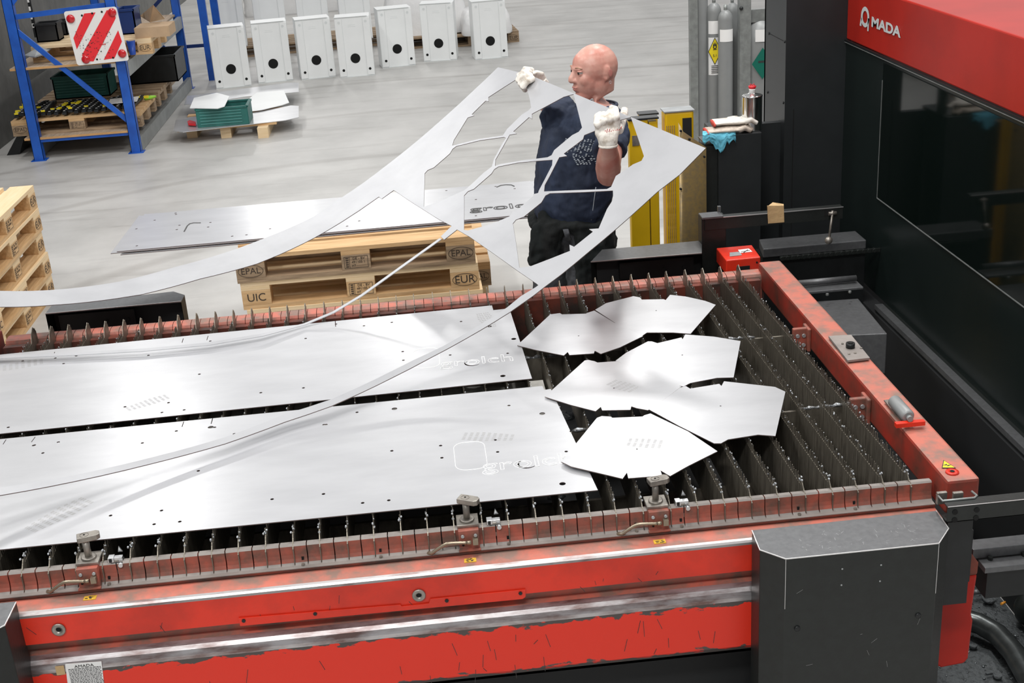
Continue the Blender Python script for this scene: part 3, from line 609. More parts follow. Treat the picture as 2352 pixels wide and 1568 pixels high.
# s2 near, s1 far  (left ends beyond the frame)
far_c=[AZ(1130,701,1.034),AZ(1133,712,1.034),AZ(1170,708,1.034),AZ(1222,869,1.034)]
L1=-3.0
def px_of(v):
    c=CR@(np.array(v)-CAM); return (1176+CF*c[0]/c[2],784+CF*c[1]/c[2])
yb=AZ(0,817,1.034).y; yf=AZ(0,1000,1.034).y
c1=[(1130,701),(1133,712),(1170,708),(1222,869),px_of((L1,yf,1.034)),px_of((L1,yb+.002,1.034))]
s1=cutsheet(1.034,c1,[(1124,749.5),(1180,778),(1155,863)],[(1059,738),(925,807),(926.5,827),(1034,815),(1166,811),(836,748),(900,740),(772,744),(702,777),(697,890.5),(458,859),(599,901.5),(423,941),(408,768),(483,783),(287,934),(387,924.5),(372,947),(174,816),(175.5,817),(341,815.7),(127,822),(52,828.5),(146,834.8),(19,981)],[((421,777),(418,787)),((478,771),(475,781)),((67,815),(63,821)),((126,808),(122,817)),((770,735),(771,750))],(1085,833),'long grey cut sheet lying farther back on the slats')
def slab_letter(o,z,box,letp,s):
    c=AZ(box[0],box[1],z); m=M(); m.rings(rrect(c.x,c.y,.085,.165,.03,z+.0005,.0009),5,cap=False); m.build('engraved_frame','sheet_line',o)
    c=AZ(letp[0],letp[1],z); lettering(o,c.x,c.y,z+.0006,s)
slab_letter(s1,1.034,(979,822),(1096,829),.082)
footprint(s1,*AZ(1118,735,1.034)[:2],1.0342,.15,.6); footprint(s1,*AZ(338,925,1.034)[:2],1.0342,-1.0,.55); footprint(s1,*AZ(38,840,1.034)[:2],1.0342,-1.3,.7)
yb=AZ(0,1010,1.0345).y; yf=AZ(0,1262,1.0345).y
c2=[(1246,886),(1250,895),(1265,893),(1373,1125),px_of((L1,yf,1.0345)),px_of((L1,yb,1.0345))]
s2=cutsheet(1.0345,c2,[(1245.5,949.5),(1315,990),(1292,1110.5),(906,938.5),(484,980.7)],[(1169,931),(1012,1023),(1015,1051),(1137.5,1010),(1143,1037.5),(1300.5,1036.5),(820,946.5),(744,975),(749,974.8),(405,989.5),(493,981),(538,996),(134,1015),(98.5,1040),(327,1017),(900,1035),(833,1154.5),(893,1148.5),(743,1134),(625,1146),(371,1172),(413,1197.5),(354,1203.5),(254,1183.5),(455.5,1081),(79,1022),(77,1022.5)],[((422,968),(418,980)),((489,958),(485,973)),((81,1003),(72,1015)),((14,1009),(7,1020))],(1210,1065),'long grey cut sheet lying nearer the front rail on the slats')
slab_letter(s2,1.0345,(1080,1046),(1214,1062),.086)
footprint(s2,*AZ(1122,1003,1.0345)[:2],1.0347,1.3,.6); footprint(s2,*AZ(135,1182,1.0345)[:2],1.0347,-.7,.75); 
# ------------------------------------------------------------------ the six fan shaped blanks
blanks=[
 ('farthest fan shaped blank, behind the one touching the long sheet',[(1367,711),(1392,696),(1455,680),(1470,683),(1474,688),(1524,687),(1529,689),(1539,677),(1575,681),(1620,691),(1644,700),(1586,766),(1545,763),(1486,763),(1474,771),(1457,770),(1410,739)],(1507,713)),
 ('fan shaped blank whose left tip overlaps the end of the far long sheet',[(1188,793),(1264,722),(1286,719),(1291,722),(1346,720),(1350,718),(1365,713),(1410,740),(1477,771),(1424,797),(1380,812),(1366,805),(1364,811),(1308,815),(1304,808),(1295,816),(1228,803)],(1329,771)),
 ('fan shaped blank in the middle of the right hand file, beside the slats',[(1414,828),(1438,810),(1488,784),(1497,784),(1510,788),(1565,775),(1568,779),(1574,768),(1640,773),(1701,783),(1685,866),(1647,867),(1585,879),(1570,887),(1554,884),(1490,862)],(1567,815)),
 ('fan shaped blank in the middle of the left hand file',[(1251,910),(1343,827),(1352,826),(1366,829),(1372,832),(1416,829),(1490,861),(1565,888),(1500,936),(1488,942),(1462,937),(1450,933),(1448,941),(1383,942),(1380,934),(1368,944),(1310,929)],(1410,891)),
 ('fan shaped blank nearest the end beam at the right of its file',[(1487,938),(1552,893),(1575,886),(1585,892),(1652,881),(1657,886),(1663,875),(1780,888),(1804,899),(1781,1001),(1741,998),(1672,1009),(1656,1018),(1640,1018),(1560,978)],(1655,932)),
 ('fan shaped blank nearest the front rail, overlapping the near long sheet',[(1289,1060),(1371,959),(1382,955),(1400,956),(1407,959),(1476,956),(1480,953),(1494,949),(1580,990),(1648,1036),(1580,1070),(1539,1093),(1517,1080),(1521,1092),(1443,1098),(1440,1085),(1430,1099),(1312,1071)],(1463,1031))]
for i,(lab,pts,h) in enumerate(blanks):
    Z=1.0345+.0032*[0,1,1,2,2.2,3][i]
    P=lambda p: tuple(AZ(p[0],p[1],Z)[:2]); c=P(h)
    cx=sum(P(p)[0] for p in pts)/len(pts); cy=sum(P(p)[1] for p in pts)/len(pts); 
    a1,a2=random.uniform(-.004,.004),random.uniform(-.003,.003)
    sf=(lambda cx,cy,Z,a1,a2:(lambda u,v: Vector((u,v,Z+a1*(u-cx)+a2*(v-cy)))))(cx,cy,Z,a1,a2)
    m=cdt_plate([P(p) for p in pts],[circ(c[0],c[1],.0028,8)],0,sf,TH); m.sm=[False]*len(m.sm)
    o=m.build('fan_blank',['sheet_steel','cut_edge'],None,'pale grey '+lab,'metal blank','fan shaped blanks on the slats',origin=(cx,cy,Z))
    if i in (3,5): footprint(o,cx+.05,cy+.0,Z+.0003,[0,0,.5,.7,0,1.2][i],.6,full=False)
# ------------------------------------------------------------------ sheet skeleton being lifted
def sh_surf(u,t):
    (Na,Nd,Nc),(Fa,Fd,Fc)=SH_N,SH_F; hn=u*SH_L[0]/2.5; hf=u*SH_L[1]/2.5
    n=Vector((Na[0]+Nd[0]*hn,Na[1]+Nd[1]*hn,float(np.polyval(Nc,hn)))); f=Vector((Fa[0]+Fd[0]*hf,Fa[1]+Fd[1]*hf,float(np.polyval(Fc,hf))))
    return n+(f-n)*(t/1.5)
m=cdt_plate(SH_OUT,SH_HOLES,.05,sh_surf,.0025)
m.sm=[False]*len(m.sm)
sk=m.build('sheet_skeleton',['sheet_held','cut_edge'],None,'thin grey steel sheet skeleton with petal shaped cut-outs lifted by the worker','metal sheet',origin=(-1.4,1.3,1.2))
m=M(); w=.008
P_=[Vector(p) for p in SH_MID]
for i,p in enumerate(P_): P_[i]=p
vs=[];fs=[]
for i,p in enumerate(P_):
    d=(P_[min(i+1,len(P_)-1)]-P_[max(i-1,0)]); d.z=0; d.normalize(); nn=Vector((-d.y,d.x,0)); ww=w*(1 if i<5 else 1.6)
    vs+=[p+nn*ww,p-nn*ww,p-nn*ww-Vector((0,0,.0025)),p+nn*ww-Vector((0,0,.0025))]
for i in range(len(P_)-1):
    for j in range(4): fs.append((i*4+j,i*4+(j+1)%4,(i+1)*4+(j+1)%4,(i+1)*4+j))
m.add(vs,fs); m.build('web_strip','sheet_held',sk,recalc=True)
# ------------------------------------------------------------------ black guards around the table corners
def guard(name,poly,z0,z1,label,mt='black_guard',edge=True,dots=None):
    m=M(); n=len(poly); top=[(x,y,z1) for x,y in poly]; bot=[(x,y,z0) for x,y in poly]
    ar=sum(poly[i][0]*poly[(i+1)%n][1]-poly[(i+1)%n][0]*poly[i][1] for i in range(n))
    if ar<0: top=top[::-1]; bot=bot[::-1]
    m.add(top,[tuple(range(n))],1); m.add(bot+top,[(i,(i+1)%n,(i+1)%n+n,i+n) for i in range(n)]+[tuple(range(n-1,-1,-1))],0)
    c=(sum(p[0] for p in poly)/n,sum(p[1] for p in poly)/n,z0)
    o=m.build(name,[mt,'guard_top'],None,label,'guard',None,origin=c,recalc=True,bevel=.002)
    if edge:
        m=M(); q=[Vector(p) for p in top]
        for i in range(n): 
            a,b=q[i],q[(i+1)%n]
            if min(a.y,b.y)<min(p.y for p in q)+.075: m.bar(a+Vector((0,0,-.0005)),b+Vector((0,0,-.0005)),.0022,.0022)
        for a in q[:]:
            if a.y<min(p.y for p in q)+.02: m.bar(a-Vector((0,0,.002)),a-Vector((0,0,.14)),.0012,.0012,up=(0,1,0))
        m.build('worn_edge','worn_steel_edge',o)
    return o
gp=[tuple(AZ(*p,.968)[:2]) for p in [(1727,1217),(1745,1262),(1805,1283),(2157,1247),(2179,1213),(2150,1172)]]
GY=gp[2][1]
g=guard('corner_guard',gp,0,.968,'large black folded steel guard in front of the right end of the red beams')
m=M()
for px,py in [(1934.5,1306),(2023.6,1297),(2021,1334),(1932.5,1343)]:
    p=AY(px,py,GY); m.cyl((p.x,GY+.001,p.z),(p.x,GY-.001,p.z),.0022,n=8)
m.build('rivets','zinc',g)
for px,py in [(1831,1442.5),(2108.5,1412.7)]:
    p=AY(px,py,GY); m=M(); m.rings([((p.x,GY+.001,p.z),.008),((p.x,GY-.003,p.z),.007),((p.x,GY-.004,p.z),.004)],14); m.build('bolt','black_metal',g)
m=M(); random.seed(4)
for i in range(46):
    x=random.uniform(-.33,-.02); y=random.uniform(GY+.02,GY+.10); a=random.uniform(0,6.28); l=random.uniform(.003,.014); m.bar((x,y,.9682),(x+l*math.cos(a),y+l*math.sin(a),.9682),.0004,.0003)
for i in range(7):
    x=random.uniform(-.35,0); z=random.uniform(.5,.94); l=random.uniform(.005,.02); a=random.uniform(0,6.28); m.bar((x,GY-.0003,z),(x+l*math.cos(a),GY-.0003,z+l*math.sin(a)),.0003,.0003)
m.build('scratches','scratch',g)
pz=.968; a=AZ(35.5,1385,pz); b=AZ(11,1435,pz)
guard('corner_guard',[(a.x-.47,a.y),(a.x-.47,b.y-.05),(b.x-.06,b.y-.055),(b.x,b.y),(a.x,a.y+.006),(a.x-.002,a.y+.01)],0,pz,'black folded steel guard cut off by the left edge in front of the red beams')
def backguard(pts,z,label,sideopen,inner):
    P=[AZ(p[0],p[1],z) for p in pts]
    m=M(); n=len(P); top=[tuple(p) for p in P]
    m.prism([Vector(p)-Vector((0,0,.004)) for p in top],(0,0,.004),1)
    # far wall and both side walls, open towards the table
    for i in range(n-1):
        a,b=P[i],P[i+1]; m.add([(a.x,a.y,0),(b.x,b.y,0),(b.x,b.y,z-.004),(a.x,a.y,z-.004)],[(0,1,2,3)],0)
    c=sum(P,Vector())/n; o=m.build('corner_guard',['black_guard','guard_top'],None,label,'guard',None,origin=(c.x,c.y,0))
    ym=min(p.y for p in P)+.05; x0=min(p.x for p in P)+.02; x1=max(p.x for p in P)-.02
    m=M(); m.box((x0+inner[0],ym,.45),(x0+inner[1],ym+.02,z-.03),0); m.box((x0+inner[0]-.06,ym+.0,z-.10),(x0+inner[0],ym+.03,z-.03),0)
    for dx in (.12,.2): m.cyl((x0+inner[0]+dx,ym-.001,z-.07),(x0+inner[0]+dx,ym-.003,z-.07),.008,mi=1,n=10)
    m.box((x0+inner[0]+.09,ym-.002,z-.13),(x0+inner[0]+.2,ym,z-.10),1)
    m.build('mounting_bracket',['black_metal','black_hole'],o)
    m=M(); a,b=P[0],P[-1]; m.bar(a,b,.003,.003); m.build('worn_edge','worn_steel_edge',o)
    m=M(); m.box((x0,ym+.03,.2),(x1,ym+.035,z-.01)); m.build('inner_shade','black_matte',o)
    return o
backguard([(104,720),(119,701),(398,669),(424,677),(416,692)],1.0,'black open-backed steel guard behind the left end of the back rail','r',(.07,.30))
backguard([(1357,601),(1383,573),(1612,552),(1612,581)],1.0,'black open-backed steel guard behind the back rail in front of the yellow posts','r',(.16,.40))
m=M(); a=AZ(424,677,1.0); b=AZ(416,692,1.0); m.add([(a.x+.001,a.y,.55),(b.x+.001,b.y,.55),(b.x+.001,b.y,.99),(a.x+.001,a.y,.99)],[(0,1,2,3),(3,2,1,0)]); 

# ================================================================== PALLETS
def make_pallet(label,cat_group,top=True,marks=('EPAL','EUR'),col=('wood','wood_light'),mid=True):
    # 1.2 (X) x 0.8 (Y), origin at the centre of the base; long side faces the camera
    r=empty('wooden_pallet',(0,0,0),label,'pallet',cat_group)
    wd,wl=col
    def part(nm,m,mt,**k): return m.build(nm,mt,r,**k)
    for y in (-.35,0,.35):
        m=M(); w=.10 if y else .145; m.box((-.6,y-w/2,0),(.6,y+w/2,.022)); part('bottom_board',m,wd)
    for y in (-.35,0,.35):
        for x in (-.5275,0,.5275):
            m=M(); w=.10 if y else .145; m.box((x-.0725,y-w/2,.022),(x+.0725,y+w/2,.100)); bl=part('block',m,wd if (x or y) else wl,bevel=.002)
            if y==-.35:
                t={-.5275:marks[0],.5275:marks[1]}.get(x)
                if t:
                    text_mesh('stamp',t,.058 if len(t)==3 else .046,'ink',bl,(x,-.4008,.060),(1,0,0),(0,0,1))
                    if t!='UIC':
                        m=M(); m.rings([(Vector((x+.062*math.cos(a),-.4008,.060+.032*math.sin(a))),.0012) for a in [2*math.pi*i/28 for i in range(29)]],4,cap=False); m.build('stamp_oval','ink',bl)
                elif mid:
                    m=M(); random.seed(len(label)); m.box((-.06,-.4012,.030),(-.058,-.4005,.092)); m.box((.058,-.4012,.030),(.06,-.4005,.092)); m.box((-.06,-.4012,.090),(.06,-.4005,.092)); m.box((-.06,-.4012,.030),(.06,-.4005,.032)); m.box((-.034,-.4012,.030),(-.032,-.4005,.092))
                    for i in range(5): m.box((-.052+.0,-.4012,.036+i*.011),(-.038,-.4005,.042+i*.011))
                    m.build('stamp_frame','ink',bl)
                    text_mesh('stamp','DE - BV',.019,'ink',bl,(.014,-.4008,.079),(1,0,0),(0,0,1)); text_mesh('stamp','491105 1',.018,'ink',bl,(.012,-.4008,.061),(1,0,0),(0,0,1)); text_mesh('stamp','HT',.016,'ink',bl,(-.012,-.4008,.043),(1,0,0),(0,0,1))
    for x in (-.5275,0,.5275):
        m=M(); m.box((x-.0725,-.4,.100),(x+.0725,.4,.122)); part('stringer_board',m,wl,bevel=.0015)
    for y,w in ((-.3275,.145),(-.165,.10),(0,.145),(.165,.10),(.3275,.145)):
        m=M(); m.box((-.6,y-w/2,.122),(.6,y+w/2,.144)); part('deck_board',m,wl,bevel=.0015)
    return r
def place(t,loc,rz,label,group):
    c=copy_tree(t); c.location=loc; c.rotation_euler=(0,0,rz); c['label']=label
    if group: c['group']=group
    return c
E1=make_pallet('x','stack of pallets under the sheet pile',marks=('EPAL','EPAL'),col=('wood_dark','wood'))
E2=make_pallet('xy','stack of pallets under the sheet pile',marks=('UIC','EUR'))
E3=make_pallet('xyz','x',marks=('EPAL','EUR'),col=('wood_dark','wood_dark'),mid=False); E3.location=(-4.33,10.75,.216); E3['label']='dark wooden pallet deeper in on the lower rack shelf'; E3['group']='pallets on the rack'
gp1='pallets stacked under the sheet pile'
E1.location=(-1.515,3.75,.576); E1['label']='weathered wooden pallet, topmost under the pile of cut sheets'; E1['group']=gp1
E2.location=(-1.505,3.755,.432); E2['label']='pale wooden pallet with bold three-letter stamps, second from top under the sheets'; E2['group']=gp1
place(E2,(-1.49,3.75,.288),0,'wooden pallet third from the top under the pile of cut sheets',gp1)
place(E1,(-1.50,3.76,.144),0,'wooden pallet second from the floor under the pile of cut sheets',gp1)
place(E2,(-1.50,3.75,0),0,'wooden pallet on the floor under the pile of cut sheets',gp1)
for i,(nm,dx) in enumerate((('lower',0),('upper',.02))):
    place(E1 if i%2 else E2,(-1.42+dx,4.62,.144*i),0,'wooden pallet, %s of the low stack just behind the sheet pile'%nm,'low pallet stack behind the sheet pile')
for i,nm in enumerate(('lowest','second from the floor','middle','second from the top','topmost')):
    o=place(E2,(-4.02,4.6,.144*i),math.pi/2*0,'light wooden pallet, %s of the stack cut off by the left edge'%nm,'pallet stack at the left edge')
    o.rotation_euler=(0,0,math.pi/2); o.location=(-3.98+[0,.01,-.008,.006,0][i],4.62+[.0,-.012,.01,0,.012][i],.144*i)
for o in list(bpy.data.objects):
    pass
# pile of cut sheets on top
zb=.7205; lay=[]
for i,(dx,dy,lab) in enumerate([(.02,-.02,'lowest'),(.05,.02,'second from below'),(-.03,-.01,'second from top'),(0,0,'topmost')]):
    z=zb+.004+i*.0042
    a=AZ(268,576,.74); b=AZ(332,490,.74); c=AZ(1218,414,.74); d=AZ(1243,488,.74)
    e1=AZ(347,478,.74)
    pts=[(a.x+dx,a.y+dy),(b.x+dx,b.y+dy),(e1.x+dx,c.y-.02+dy),(c.x+dx,c.y+dy),(d.x+dx,d.y+dy)]
    holes=[]
    if i==3:
        for p in [(313,524),(355,504.5),(314,563),(403,488),(404,491),(435,481),(412,516),(406,526),(483,509.5),(478,520),(533,541),(566,538),(587,463),(620,524),(820,468),(797,518),(825,506),(1027,428.5),(1043,427.5),(1025,436.5),(1138,427),(1182,432),(1093,457),(1093,494)]: q=AZ(p[0],p[1],.74); holes.append(circ(q.x,q.y,.007,9))
    m=cdt_plate(pts,holes,0,flat(z),.0035); m.sm=[False]*len(m.sm); o=m.build('stacked_sheet',['sheet_steel','cut_edge'],None,'cut steel sheet with rounded cut marks, %s of the pile on the pallets'%lab if i==3 else 'cut steel sheet, %s of the pile on the pallets'%lab,'metal sheet','pile of cut sheets on the pallets',origin=(-1.6,3.9,z))
    if i==3:
        q=AZ(1160,474,.74); text_mesh('cut_lettering','grolch',.125,'sheet_gap',o,(q.x,q.y,z+.0008),(1,0,0),(0,1,0),outline=.0022,sx=1.2)
        def arc(pp,nm):
            m=M(); m.rings([(Vector((*AZ(x,y,z)[:2],z+.0006)),.0035) for x,y in pp],5); m.build(nm,'sheet_gap',o)
        arc([(423,532),(430,519),(436,514),(445,512),(461,512)],'cut_arc'); arc([(1141,430),(1150,426),(1162,424.5),(1175,425),(1181,428)],'cut_arc')
# ================================================================== RACK at the back left
rack=empty('storage_rack',(-4.25,9.27,0),'blue upright storage rack with grey beams and wooden shelves at the far left','rack')
def upright(x,y,h,mt='blue_paint'):
    m=M(); m.box((x-.045,y-.03,0),(x+.045,y-.026,h)); m.box((x-.045,y-.03,0),(x-.041,y+.045,h)); m.box((x+.041,y-.03,0),(x+.045,y+.045,h))
    m.box((x-.07,y-.06,0),(x+.07,y+.06,.006))
    m.build('upright',mt,rack)
PX0,PX1,PYf,PYb=-4.70,-3.80,9.27,12.55
upright(PX0,PYf,3); upright(PX1,PYf,3); upright(PX0,PYb,3); upright(PX1,PYb,3)
def rail_(a,b,w=.045,mt='blue_paint',nm='frame_brace'):
    m=M(); m.bar(a,b,.022,w); m.build(nm,mt,rack)
for y in (PYf,PYb):
    rail_((PX0,y,1.31),(PX1,y,1.36)); rail_((PX0,y,1.22),(PX1,y,.27)); rail_((PX0,y,.19),(PX1,y,.19)); rail_((PX0,y,1.40),(PX1,y,2.3))
for x in (PX1+.03,PX0-.03):
    for z in (.77,.07):
        m=M(); m.box((x-.02,PYf+.04,z-.065),(x+.02,PYb-.04,z+.065)); m.build('shelf_beam','zinc_beam',rack)
for z in (.86,.215):
    m=M(); m.box((PX0-.10,PYf-.02,z-.02),(PX1-.02,PYb,z+.0)); m.add([(PX0-.10,PYf-.0205,z-.02),(PX1-.02,PYf-.0205,z-.02),(PX1-.02,PYf-.0205,z),(PX0-.10,PYf-.0205,z)],[(0,1,2,3)],1); m.build('shelf_board',['wood_shelf','wood_edge'],rack)
# second frame beyond
r2=empty('storage_rack',(-3.55,13.0,0),'end frame of another blue storage rack beyond the first','rack')
for x,y in ((-3.57,13.0),(-3.57,14.0),(-4.6,13.0)):
    m=M(); m.box((x-.045,y-.03,0),(x+.045,y+.03,3)); m.build('upright','dark_blue' if x<-4 else 'blue_paint',r2)
m=M(); m.bar((-3.57,13,.42),(-4.6,13,.42),.02,.04); m.bar((-3.57,13,1.4),(-4.6,13,.5),.02,.04); m.build('frame_brace','dark_blue',r2)
# warning board
def plane_pts(Y): return [AY(*p,Y) for p in [(147,27),(268,15),(293,138),(179,151)]]
q=plane_pts(9.19); ex=(q[1]-q[0]).normalized(); ez=(q[0]-q[3]).normalized(); c0=sum(q,Vector())/4; w=(q[1]-q[0]).length/2; h=(q[0]-q[3]).length/2
sw=lambda u,v,d=0: c0+ex*(u*w)+ez*(v*h)+Vector((0,-d,0))
sg=empty('warning_board',tuple(c0),'square white board with red diagonal stripes and four red reflectors hung on the blue rack','warning sign')
cor=[]
for (sx_,sy_,a0) in ((1,1,0),(-1,1,90),(-1,-1,180),(1,-1,270)):
    for i in range(6): a=math.radians(a0+18*i); cor.append(sw(sx_*.9+.1*math.cos(a),sy_*.9+.1*math.sin(a)))
m=M(); m.prism(cor,(0,.004,0)); m.build('board','sign_white',sg)
for st in ([(-.96,.05),(-.10,.92),(.28,.92),(-.86,-.36)] ,[(-.74,-.94),(-.45,-.96),(.94,.62),(.94,.92),(.60,.92),(-.80,-.70)],[(.0,-.95),(.42,-.95),(.93,-.30),(.93,.12)]):
    pass
stripes=[[(-.88,.02),(-.25,.86),(.18,.86),(-.86,-.40)],[(-.72,-.86),(-.35,-.90),(.88,.58),(.90,.86),(.62,.90),(-.72,-.62)],[(.05,-.88),(.47,-.86),(.90,-.28),(.86,.14)]]
for s_ in stripes: m=M(); m.prism([sw(u,v,.001) for u,v in s_],(0,-.001,0)); m.build('red_stripe','sign_red',sg)
for u,v in ((-.80,.72),(.80,.80),(-.62,-.80),(.80,-.72)):
    c=sw(u,v,.002); m=M(); m.rings([(c,.038),(c+Vector((0,-.008,0)),.037),(c+Vector((0,-.014,0)),.028),(c+Vector((0,-.016,0)),.006)],24); m.build('reflector','reflector',sg)
m=M()
for u,v in ((-.35,.80),(.05,.84),(.42,.86),(-.2,-.84),(.42,-.84)): c=sw(u,v,.001); m.cyl(c,c+Vector((0,-.003,0)),.009,n=10)
m.build('hole','black_hole',sg)
c=sw(.12,-.32,.002); text_mesh('lettering','WÄRME',.03,'text_red',sg,tuple(c),tuple(ex),tuple(ez)) if False else None
m=M(); random.seed(6)
for i in range(110):
    u=-.75+random.random()**1.4*1.3; v=-.85+random.random()**1.3*1.1; c=sw(u,v,.0035); r=random.uniform(.002,.006); m.prism([c+Vector((r*math.cos(a)*random.uniform(.4,1.4),0,r*math.sin(a)*random.uniform(.4,1.4))) for a in (0,1.2,2.4,3.7,5)],(0,-.0004,0))
m.build('scuff_marks','text_dark',sg,kind='stuff')
m=M(); random.seed(2)
for i in range(5): c=sw(.03+i*.05,-.34,.0022); m.box((c.x,c.y-.0005,c.z),(c.x+.008,c.y+.0005,c.z+.012))
m.build('small_print','text_red',sg)
# things on the rack
def on(a,**k): return a
RP=make_pallet('pale wooden pallet on the upper rack shelf behind the warning board','pallets on the rack',marks=('UIC','EUR')); RP.location=(-4.10,9.92,.861)
RP.scale=(.92,1,1)
place(E1,(-4.33,9.78,.216),.0,'grey wooden pallet on the lower rack shelf carrying black strips','pallets on the rack')

m=M(); base=AY(355,60,9.75)
pts=[Vector((-3.78,9.62,1.02)),Vector((-3.55,9.65,1.10)),Vector((-3.62,9.85,1.22)),Vector((-3.86,9.82,1.24))]
pts=[AZ(322,36,1.11),AY(352,11,9.8),AZ(378,42,1.11),AZ(345,50,1.11)]
m.add(pts+[p-Vector((0,0,.006)) for p in pts],[(0,1,2,3),(7,6,5,4),(0,4,5,1),(1,5,6,2),(2,6,7,3),(3,7,4,0)]); m.build('cardboard_flap','cardboard',None,'bent piece of brown cardboard lying on the pale rack pallet','cardboard',recalc=True)
m=M(); a=AY(352,46,9.6); m.box((a.x-.18,9.55,1.005),(a.x+.14,9.9,1.10)); m.build('cardboard_box','cardboard',None,'crumpled brown cardboard box at the right end of the upper rack shelf','box')
c=AY(300,95,9.5); m=M(); m.rings([((c.x,9.5,.87),.028),((c.x,9.5,1.00),.04),((c.x,9.5,.995),.036),((c.x,9.5,.88),.026)],18,cap=False); m.build('cup','blue_cup',None,'small blue cup standing on the upper rack shelf right of the warning board','cup',origin=(c.x,9.5,.87))
def dbox(px0,py0,px1,py1,Y,dep,label,cat,mt='dark_plastic',nm='bin',rib=None,zb=None):
    a=AY(px0,py1,Y); b=AY(px1,py0,Y); z0=a.z if zb is None else zb
    o=empty(nm,((a.x+b.x)/2,Y+dep/2,z0),label,cat)
    m=M(); t=.012; x0,x1,z1=a.x,b.x,b.z
    m.box((x0,Y,z0),(x1,Y+t,z1)); m.box((x0,Y+dep-t,z0),(x1,Y+dep,z1)); m.box((x0,Y,z0),(x0+t,Y+dep,z1)); m.box((x1-t,Y,z0),(x1,Y+dep,z1)); m.box((x0,Y,z0),(x1,Y+dep,z0+t)); m.build('shell',mt,o)
    m=M(); m.box((x0-.008,Y-.01,z1-.02),(x1+.008,Y,z1)); m.box((x0-.008,Y+dep,z1-.02),(x1+.008,Y+dep+.01,z1)); m.box((x0-.01,Y-.01,z1-.02),(x0,Y+dep+.01,z1)); m.box((x1,Y-.01,z1-.02),(x1+.01,Y+dep+.01,z1)); m.build('rim',mt,o)
    if rib:
        m=M(); n=rib
        for i in range(n): z=z0+(z1-z0)*(.2+.6*i/(n-1)); m.box((x0+.02,Y-.006,z-.003),(x1-.04,Y,z+.003))
        m.build('rib','crate_rib',o)
    return o
dbox(272,20,305,58,9.9,.3,'dark blue plastic bin on the upper rack shelf beside the cardboard','bin',mt='dark_blue',zb=1.006)
dbox(82,52,128,78,9.8,.2,'low dark plastic bin on the rack pallet behind the blue bar','bin',zb=1.006)
dbox(133,48,150,72,10.2,.2,'small dark tray behind the warning board on the rack pallet','tray',zb=1.006)
dbox(127,168,245,226,10.35,.35,'teal ribbed crate standing on the lower rack shelf','crate',mt='green_crate',nm='crate',rib=6,zb=.362)
dbox(300,125,400,190,10.9,.6,'large grey open metal bin deep in the lower rack shelf','bin',mt='black_metal',zb=.362)
a=AY(62,0,10.2); b=AY(84,72,10.2); m=M(); m.box((a.x,10.2,1.006),(b.x,10.22,1.75)); pbd=m.build('panel_board','black_metal',None,'black narrow board with white dashes standing upright on the rack pallet','board',origin=((a.x+b.x)/2,10.21,1.006))
m=M()
for i in range(8): m.box((b.x-.03,10.197,1.10+i*.08),(b.x-.012,10.2,1.14+i*.08))
m.build('white_dashes','label_white',pbd)
m=M(); pts=[AY(55,127,9.4),AY(88,108,9.5),AY(124,105,9.6),AY(100,124,9.4),AY(80,130,9.35)]; m.add(pts+[p-Vector((0,0,.01)) for p in pts],[(0,1,2,3,4),(9,8,7,6,5)]+[(i,i+5,(i+1)%5+5,(i+1)%5) for i in range(5)]); m.build('tin_offcut','zinc',None,'folded grey tin offcut lying at the left of the upper rack shelf','offcut',recalc=True)
# black strips with yellow tags : pile on lower shelf pallet
random.seed(12)
n=0
def strip_label(i,row): return ''
for j in range(18):
    x=-4.88+.062*j+random.uniform(-.008,.008)
    L_=random.uniform(.55,.68); a=random.uniform(-.12,.12); zz=.376+random.uniform(0,.02)
    o=empty('toothed_strip',(x,9.45,zz),'black toothed plastic strip with small coloured tags on the rack, %s from the left post'%orw(j+1),'plastic strip','black toothed strips on the lower rack pallet',rz=a)
    m=M(); m.box((x-.02,9.42,zz),(x+.02,9.42+L_,zz+.02))
    for q in range(9): m.box((x-.016,9.44+q*L_/10,zz+.02),(x+.016,9.46+q*L_/10,zz+.032))
    k_=0
    for q in range(10):
        if random.random()<(.32 if 5<j<10 else .07): y=9.43+q*.045; m.box((x-.018,y,zz+.032),(x+.018,y+.012,zz+.047),1); k_+=1
    for q in range(8): y=9.44+q*L_/9; m.box((x-.010,y,zz+.033),(x+.008,y+.005,zz+.036),2)
    m.build('strip_body',['dark_plastic','label_yellow','label_white'],o)
for i,(px,py) in enumerate([(40,256),(50,246),(56,240),(275,232),(335,222)]):
    p=AZ(px,py,.415); m=M(); m.box((p.x-.022,p.y,.40),(p.x+.022,p.y+.03,.422)); m.build('yellow_clip','label_yellow',None,'yellow plastic clip %s'%['at the left corner of the lower rack pallet','above the corner clip beside the blue post','topmost beside the left blue post','beside the right blue post','at the right end of the strips'][i],'clip','yellow clips on the strips')
p=AZ(345,224,.38); m=M(); m.rings([((p.x-.05,p.y-.03,.374),.012),((p.x,p.y,.382),.02),((p.x+.04,p.y+.06,.376),.012)],8); m.build('green_wrap','lime',None,'lime green plastic wrap tuck beside the strips on the lower shelf','plastic wrap')
m=M(); a=AY(250,225,9.55); m.box((a.x-.02,9.5,.43),(a.x+.25,9.75,.436),rz=.1); m.build('paper_sheet','label_white',None,'white sheet lying on the black strips by the right blue post','paper')
m=M(); a=AY(15,368,9.0); 
m.prism([(-5.10,9.6,0),(-4.98,9.6,0),(-4.86,9.6,.25),(-4.9,9.6,.27)],(0,.5,0)); m.build('leaning_panel','black_metal',None,'dark thin panel leaning against the grey wall beside the rack','panel')
